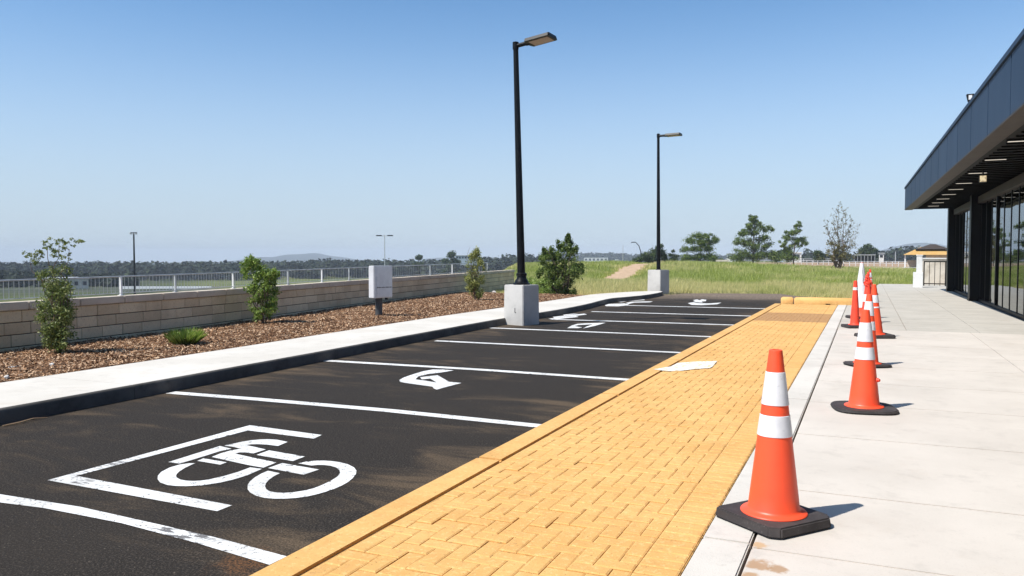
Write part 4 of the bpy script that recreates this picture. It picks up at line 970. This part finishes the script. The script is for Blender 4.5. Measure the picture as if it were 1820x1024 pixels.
# ------------------------------------------------------------------ far woods
def wood(key, px0, px1, n, depth, label, mat, card):
    D0, pxs, ys_, h = BANDS[key]; V_ = []
    d = D0 * (1 + depth * (RNG.random(n) * 2 - 1)); px_ = px0 + (px1 - px0) * RNG.random(n); l = (px_ - 910) / F * d
    x = l * CY - d * SY; y = l * SY + d * CY; z = terrain(x, y); hh = h * (.72 + .33 * RNG.random(n))
    nc = 110
    for i in range(n):
        rx = hh[i] * random.uniform(.36, .62)
        p_, d_ = blob_pts((0, 0, hh[i] * .52), (rx, rx, hh[i] * .48), nc, .75); d_[:, 2] += .3
        p_ += np.array([x[i], y[i], z[i]]); V_.append(leaves(p_, card, d_ * 2, .2, .8))
    tag(fast('woodland', np.vstack(V_), mat), label, 'woodland', kind='stuff')
wood('A', -500, 1005, 900, .11, 'dark distant treeline across the left horizon beyond the railing', lf_far, 1.15)
wood('B', 985, 1620, 520, .12, 'hazy wooded hills on the horizon behind the meadow', lf_far, 2.3)
wood('C', 1435, 2000, 330, .12, 'dark treeline behind the far white fence on the right', lf_far, 1.0)
BANDS['D'] = (330, [-900, -200, 60, 150, 240], [478, 479, 481, 485, 490], 6)
wood('D', -900, 235, 420, .16, 'dark scrubby trees on the low ground at the far left', lf_far, .75)
# hills in the haze
def hill(px_, d, wpx, top, seed, label):
    m = d / F; W = wpx * m / 2; x, y = AT(px_, d); Ht = CZ + (455 - top) * m + 34; nU, nV = 48, 14; vs = []; random.seed(seed); ph = [random.uniform(0, 6) for _ in range(4)]
    for j in range(nV + 1):
        for i in range(nU + 1):
            u_ = i / nU * 2 - 1; v_ = j / nV * 2 - 1
            hh = Ht * (max(0, 1 - u_ * u_) ** 1.1) * (max(0, 1 - v_ * v_)) * (1 + .10 * math.sin(u_ * 7 + ph[0]) + .05 * math.sin(u_ * 17 + ph[1] + v_ * 3))
            o_ = off(u_ * W, v_ * d * .12, 0); vs.append((o_[0], o_[1], hh))
    mb = MB(); mb.v = vs; mb.f = [(j * (nU + 1) + i, j * (nU + 1) + i + 1, (j + 1) * (nU + 1) + i + 1, (j + 1) * (nU + 1) + i) for j in range(nV) for i in range(nU)]
    o = mb.build('hills', m_hill, smooth=True); o.location = (x, y, -34); tag(o, label, 'hill', kind='structure')
m_hill = M('hill_scrub', (.020, .030, .022, 1), .95, [(.006, (.03, .042, .03, 1), .45, .6)])
hill(540, 3700, 260, 452, 1, 'long pale blue hill on the left horizon')
hill(800, 3800, 150, 457, 2, 'low pale blue hill behind the round skyline tree')
hill(1640, 3300, 330, 436, 3, 'pale blue hill beyond the pavilion on the right')

# ------------------------------------------------------------------ distant built things
m_pale = M('pale_render', (.70, .69, .66, 1), .8, [(.8, (.58, .57, .54, 1), .45, .7)])
m_win = M('dark_window', (.03, .035, .045, 1), .3)
m_grey = M('grey_roof', (.33, .34, .34, 1), .7, [(1, (.25, .25, .26, 1), .4, .7)])
def house(px_, d, wpx, y_top, hpx, label, rows=1, ncol=5, wall_m=m_pale, roof_m=m_grey, depth=10, name='distant_building', group=None, rz=0):
    m = d / F; x, y = AT(px_, d); W = wpx * m; zt = CZ + (455 - y_top) * m; Hh = hpx * m + 3; z0 = zt - Hh
    t_ = empty(name, (x, y, z0), YAW * -1 + rz, label, 'building', group); t_.rotation_euler = (0, 0, math.atan2(SY, CY) - math.atan((px_ - 910) / F) + rz)
    MB().box((0, depth / 2, Hh / 2), (W, depth, Hh)).build('wall', wall_m, t_)
    MB().box((0, depth / 2, Hh + .15), (W + .5, depth + .5, .3)).build('roof', roof_m, t_)
    for r_ in range(rows):
        for k_ in range(ncol):
            w_ = W / ncol * .6; zz_ = Hh - (hpx * m) * (r_ + .5) / rows
            MB().box((-W / 2 + W * (k_ + .5) / ncol, -.02, zz_), (w_, .1, hpx * m / rows * .5)).build('window', m_win, t_)
    return t_
house(1059, 1150, 42, 458, 7, 'white flat roofed office block on the horizon behind the meadow', 1, 6)
house(1096, 1150, 6, 461, 6, 'small white block on the horizon beside the thin white pole', 1, 2)
house(1297, 300, 9, 452, 10, 'narrow white building between the two left meadow trees', 1, 2)
house(1386, 260, 14, 454, 12, 'pale blue grey shed left of the slim leaning tree', 1, 3, M('blue_grey_wall', (.42, .5, .56, 1), .7))
house(1416, 230, 15, 450, 11, 'white trailer like box right of the slim leaning tree', 1, 1, roof_m=m_pale, depth=3)
house(1284, 140, 18, 465, 2, 'low concrete slab at the meadow edge between two trees', 1, 1, m_cream, m_cream, 1)
house(128, 250, 52, 497, 14, 'low flat grey roofed shed beyond the railing on the left', 1, 4, m_cream, M('light_roof', (.42, .42, .41, 1), .7), 22, rz=.15)
house(830, 420, 40, 455, 6, 'long grey greenhouse roof on the skyline right of the cabinet', 1, 8, M('blue_grey_wall', (.34, .40, .46, 1), .7), m_grey)
# open carport, white low things on the right
def carport(px_, d, wpx, y_top, label):
    m = d / F; x, y = AT(px_, d); W = wpx * m; z0 = float(terrain(x, y)); zt = CZ + (455 - y_top) * m - z0
    t_ = empty('carport', (x, y, z0), math.atan2(SY, CY) - math.atan((px_ - 910) / F), label, 'carport')
    MB().box((0, 3, zt - .1), (W, 6, .25)).build('roof', m_grey, t_)
    for k_ in range(7):
        MB().box((-W / 2 + .2 + (W - .4) * k_ / 6, .2, (zt - .25) / 2), (.14, .14, zt - .25)).build('post', m_grey, t_)
    MB().box((0, 5.6, zt * .4), (W - .3, .15, zt * .8)).build('rear_wall', m_int, t_)
carport(1536, 230, 36, 452.5, 'long low grey carport behind the far white fence')
house(1566, 235, 8, 451, 9, 'tiny white hut right of the long grey carport', 1, 1, depth=3)
# pavilion with yellow roof and dark peak
d = 100; x, y = AT(1652, d); z0 = float(terrain(x, y)); m = d / F
pv = empty('pavilion', (x, y, z0), math.atan2(SY, CY) - math.atan((1652 - 910) / F), 'pavilion with yellow hipped roof and dark peak beside the building', 'pavilion')
zt = CZ + (455 - 434) * m - z0; ze = CZ + (455 - 453) * m - z0; W = 84 * m / 2; 
m_yroof = M('yellow_roof', (.52, .33, .12, 1), .7, [(3, (.52, .28, .07, 1), .4, .7)])
m_brown = M('dark_brown_roof', (.055, .038, .028, 1), .7)
MB().add([(-W, -2, ze), (W, -2, ze), (W, 5, ze), (-W, 5, ze), (-W * .35, .8, ze + (zt - ze) * .74), (W * .35, .8, ze + (zt - ze) * .74), (W * .35, 2.2, ze + (zt - ze) * .74), (-W * .35, 2.2, ze + (zt - ze) * .74)],
         [(0, 1, 5, 4), (1, 2, 6, 5), (2, 3, 7, 6), (3, 0, 4, 7), (4, 5, 6, 7), (0, 3, 2, 1)]).build('roof', m_yroof, pv)
MB().add([(-W * .55, -.9, ze + (zt - ze) * .52), (W * .75, -.9, ze + (zt - ze) * .52), (W * .75, 3.6, ze + (zt - ze) * .52), (-W * .55, 3.6, ze + (zt - ze) * .52), (0, 1.4, zt), (W * .2, 1.4, zt)],
         [(0, 1, 5, 4), (1, 2, 5), (2, 3, 4, 5), (3, 0, 4), (0, 3, 2, 1)]).build('roof_peak', m_brown, pv)
MB().box((W * .35, 1.5, ze / 2), (W * 1.0, 5, ze)).build('wall', m_cream, pv)
for sx in (-.92, -.45): MB().box((sx * W, -1.6, ze / 2), (.16, .16, ze)).build('post', m_white, pv)
MB().box((-W * .5, 3.5, ze * .3), (W * .75, .2, ze * .6)).build('rear_wall', m_cream, pv)
# white gate pillar at the sidewalk end
pl = empty('gate_pillar', (2.22, 42.0, .1), 0, 'white pillar on a wider white foot at the end of the sidewalk', 'pillar')
MB().box((0, 0, .37), (.40, .40, .74)).build('foot', m_white, pl, bevel=.01)
MB().box((.05, 0, 1.12), (.24, .24, .78)).build('shaft', m_white, pl, bevel=.01)
MB().box((.05, 0, 1.53), (.28, .28, .05)).build('cap', m_white, pl, bevel=.006)
# tan wall panel + dark bar fence between pillar and building
tw = empty('garden_wall', (3.3, 47.0, 0), 0, 'weathered tan wall behind the dark bar fence beside the building', 'wall')
MB().box((.75, 0, .72), (2.9, .2, 1.44)).build('wall_panel', m_cream, tw)
mb = MB().box((.75, 0, 1.47), (3.0, .3, .06)).build('coping', m_pale, tw)
fn = empty('bar_fence', (2.75, 44.6, .0), 0, 'black metal bar fence between the white pillar and building', 'fence')
MB().box((.7, 0, 1.32), (1.7, .05, .06)).build('top_rail', m_black, fn); MB().box((.7, 0, .22), (1.7, .04, .05)).build('bottom_rail', m_black, fn)
for k_ in range(8): MB().box((-.13 + 1.66 * k_ / 7, 0, .66), (.055 if k_ in (0, 4, 7) else .025, .04, 1.34)).build('bar', m_black, fn)
MB().prism([(.6, 46.4), (6.5, 46.4), (6.5, 50), (.9, 49)], -.09, .03).build('dirt_apron', M('dry_earth', (.50, .38, .26, 1), .95, [(3, (.36, .27, .18, 1), .4, .65)], bump=(12, .6, .02)))
tag(bpy.data.objects['dirt_apron'], 'pale dry earth beyond the end of the sidewalk', 'earth', kind='structure')
# floor paving beyond the building end, under fence
MB().prism([(3.31, 38.7), (6.0, 38.7), (6.0, 46.4), (3.31, 46.4)], -.1, .11).build('end_paving', m_pave); tag(bpy.data.objects['end_paving'], 'grey paving round the far corner of the building', 'paving', kind='structure')
# long white rail fences beyond the meadow
def railfence(pa, pb, d, h, n, label, name='rail_fence', rails=2):
    ax, ay = AT(pa, d[0]); bx, by = AT(pb, d[1]); za, zb = float(terrain(ax, ay)), float(terrain(bx, by))
    t_ = empty(name, (ax, ay, za), 0, label, 'fence', 'white rail fences beyond the meadow')
    D = Vector((bx - ax, by - ay, zb - za)); rz = math.atan2(D.y, D.x)
    for k_ in range(n + 1): p_ = D * (k_ / n); MB().box((p_.x, p_.y, p_.z + h / 2), (.08, .08, h), rz).build('post', m_white, t_)
    for k_ in range(rails):
        z = h * (1 - k_ * .36) - .06; MB().tube([Vector((0, 0, z)), D + Vector((0, 0, z))], .032, 6).build('rail', m_white, t_)
railfence(1395, 1492, (150, 150), .8, 10, 'white rail fence left of the sparse bronze tree')
railfence(1488, 1640, (128, 128), .85, 14, 'white rail fence right of the sparse bronze tree')
railfence(1290, 1500, (210, 200), 1.0, 12, 'faint white rail fence farthest behind the bronze tree', rails=2)
railfence(1500, 1640, (92, 94), .28, 12, 'low white kerb rail along the back of the right meadow', rails=1)
# thin poles
def farpole(px_, d, y_top, y_base, label, kind, rad=.1):
    x, y = AT(px_, d); m = d / F; z0 = float(terrain(x, y)); Ht = CZ + (455 - y_top) * m - z0
    t_ = empty('street_lamp' if kind != 'mast' else 'mast', (x, y, z0), math.atan2(SY, CY), label, 'street lamp' if kind != 'mast' else 'mast')
    mat_ = m_black if kind in ('flood', 'bent') else m_rail
    if kind == 'bent':
        MB().tube([(0, 0, 0), (-.1, 0, Ht * .55), (-.5, 0, Ht * .85), (-1.1, 0, Ht)], [rad, rad * .9, rad * .8, rad * .6], 8).build('pole', mat_, t_, smooth=True)
        MB().box((-1.5, 0, Ht + .02), (.9, .3, .14)).build('lamp_head', mat_, t_)
    else:
        MB().tube([(0, 0, 0), (0, 0, Ht)], [rad, rad * .6], 8).build('pole', mat_, t_, smooth=True)
    if kind == 'double':
        MB().tube([(-.9, 0, Ht - .15), (.9, 0, Ht - .15)], rad * .5, 6).build('arm', m_rail, t_)
        for s_ in (-1, 1): MB().box((s_ * 1.05, 0, Ht - .1), (1.05, .45, .2)).build('lamp_head', m_black, t_, bevel=.04)
    if kind == 'flood':
        MB().box((0, 0, Ht - .05), (1.2, .1, .1)).build('arm', m_black, t_)
        for s_ in (-.5, 0, .5): MB().box((s_, -.1, Ht - .25), (.32, .25, .3)).build('lamp_head', m_grey, t_, bevel=.03)
    return t_
farpole(239, 150, 413, 505, 'slim black floodlight mast beyond the railing on the left', 'flood', .22)
farpole(684, 150, 418, 470, 'pale pole with two black lamp heads behind the utility cabinet', 'double', .11)
farpole(1107, 200, 436, 468, 'thin pale mast on the meadow horizon right of the dark bush', 'mast', .09)
farpole(1140, 150, 431, 468, 'bent dark street lamp leaning left of the dark spreading bush', 'bent', .10)
farpole(1591, 170, 447, 462, 'thin white mast left of the yellow roofed pavilion', 'mast', .12)
# low walls, hedges and strips on the ground beyond the railing
def lowwall(pa, pb, d, h, label, mat=m_white):
    ax, ay = AT(pa, d); bx, by = AT(pb, d); za, zb = float(terrain(ax, ay)), float(terrain(bx, by)); D = Vector((bx - ax, by - ay, 0)); rz = math.atan2(D.y, D.x)
    mb = MB().box((D.x / 2, D.y / 2, h / 2 + (zb - za) / 2), (D.length, .4, h + abs(zb - za)), rz); o = mb.build('low_wall', mat); o.location = (ax, ay, za); tag(o, label, 'wall')
lowwall(212, 375, 235, .6, 'long white low wall beyond the railing by the floodlight mast')
lowwall(640, 870, 140, .5, 'grey low wall beyond the railing right of the cabinet', m_grey)
def hedge(px_, d, wpx, hpx, label, mat, n=1500, size=.2):
    x, y = AT(px_, d); z0 = float(terrain(x, y)); m = d / F; W = wpx * m / 2; Hh = hpx * m; random.seed(px_)
    cl = [(off(random.uniform(-.8, .8) * W, random.uniform(-.5, .5) * min(W, 3), random.uniform(.2, .7) * Hh), (W * .3, W * .3, Hh * .34), n // 10, .4) for _ in range(10)]
    stems = [(wiggle((0, 0, -.1), off(random.uniform(-.5, .5) * W, 0, Hh * .6), 3, .05), taper(.06, .02, 3)) for _ in range(4)]
    plant('bush', (x, y, z0), stems, cl, mat, m_bark, size, label, 'bush', 'bushes on the low ground beyond the railing', 'stems', 'foliage')
for px_, d, wp_, hp_, lab, mt in ((395, 70, 40, 34, 'green bush through the railing left of the light green shrub', lf_green), (735, 105, 46, 34, 'bright bush through the railing just right of the cabinet', lf_fresh), (775, 110, 36, 34, 'bright bush through the railing left of the narrow shrub', lf_fresh),
                              (585, 150, 60, 16, 'low bright bushes through the railing left of the cabinet', lf_fresh), (640, 170, 40, 14, 'low green bush through the railing beside the cabinet', lf_green), (845, 120, 34, 26, 'bush through the railing behind the narrow shrub', lf_green),
                              (520, 160, 50, 12, 'low green bush through the railing right of the light green shrub', lf_green)): hedge(px_, d, wp_, hp_, lab, mt)

# ------------------------------------------------------------------ sky, sun, haze, camera
SUN = Vector((-.44, -.545, 1.0)).normalized()
el = math.asin(SUN.z); az = math.atan2(SUN.x, SUN.y)
wd = bpy.data.worlds.new('World'); sc.world = wd; wd.use_nodes = True; nt = wd.node_tree
sky = nt.nodes.new('ShaderNodeTexSky'); sky.sky_type = 'NISHITA'; sky.sun_disc = False; sky.sun_elevation = el; sky.sun_rotation = az % (2 * math.pi)
sky.altitude = 0; sky.air_density = .7; sky.dust_density = .5; sky.ozone_density = 3.0
N_ = nt.nodes.new; LK = nt.links.new
tn_ = N_('ShaderNodeMix'); tn_.data_type = 'RGBA'; tn_.blend_type = 'MULTIPLY'; tn_.inputs[0].default_value = 1; tn_.inputs[7].default_value = (1.06, 1.36, 1.40, 1)
LK(sky.outputs[0], tn_.inputs[6])
# pale air low over the horizon
tc_ = N_('ShaderNodeTexCoord'); sx_ = N_('ShaderNodeSeparateXYZ'); LK(tc_.outputs['Generated'], sx_.inputs[0])
mr_ = N_('ShaderNodeMapRange'); mr_.interpolation_type = 'SMOOTHSTEP'; LK(sx_.outputs[2], mr_.inputs['Value'])
for k_, v_ in (('From Min', .33), ('From Max', -.01), ('To Min', 0.), ('To Max', .93)): mr_.inputs[k_].default_value = v_
mh_ = N_('ShaderNodeMix'); mh_.data_type = 'RGBA'; LK(mr_.outputs[0], mh_.inputs[0]); LK(tn_.outputs[2], mh_.inputs[6]); mh_.inputs[7].default_value = (4.3, 5.0, 5.7, 1)
LK(mh_.outputs[2], nt.nodes['Background'].inputs[0]); nt.nodes['Background'].inputs[1].default_value = .10
sl = bpy.data.lights.new('sun', 'SUN'); sl.energy = 4.3; sl.angle = R(.53); sl.color = (1, .955, .89)
so = bpy.data.objects.new('sun', sl); COL.objects.link(so); so.rotation_euler = (-SUN).to_track_quat('-Z', 'Y').to_euler(); so.location = (0, 0, 60)
HAZE = True
if HAZE:
    mb = MB().box((0, 0, -6), (8900, 8900, 100)); 
    mat = bpy.data.materials.new('haze'); mat.use_nodes = True; n_ = mat.node_tree; n_.nodes.clear()
    o_ = n_.nodes.new('ShaderNodeOutputMaterial'); v_ = n_.nodes.new('ShaderNodeVolumePrincipled'); v_.inputs['Color'].default_value = (.82, .90, 1, 1); v_.inputs['Density'].default_value = .00028; v_.inputs['Anisotropy'].default_value = -.15
    n_.links.new(v_.outputs[0], o_.inputs['Volume'])
    tag(mb.build('haze', mat), 'thin pale blue haze over the far ground', 'haze', kind='stuff')
cam = bpy.data.cameras.new('camera'); co_ = bpy.data.objects.new('camera', cam); COL.objects.link(co_)
cam.sensor_width = 36; cam.lens = F / 1820 * 36; cam.clip_start = .05; cam.clip_end = 20000
co_.location = (0, 0, CZ); co_.rotation_euler = (R(90) - PITCH, 0, YAW)
sc.camera = co_
sc.view_settings.view_transform = 'Standard'; sc.view_settings.look = 'None'; sc.view_settings.exposure = .45; sc.view_settings.gamma = 1
sc.cycles.max_bounces = 6; sc.cycles.transparent_max_bounces = 8; sc.cycles.volume_bounces = 0
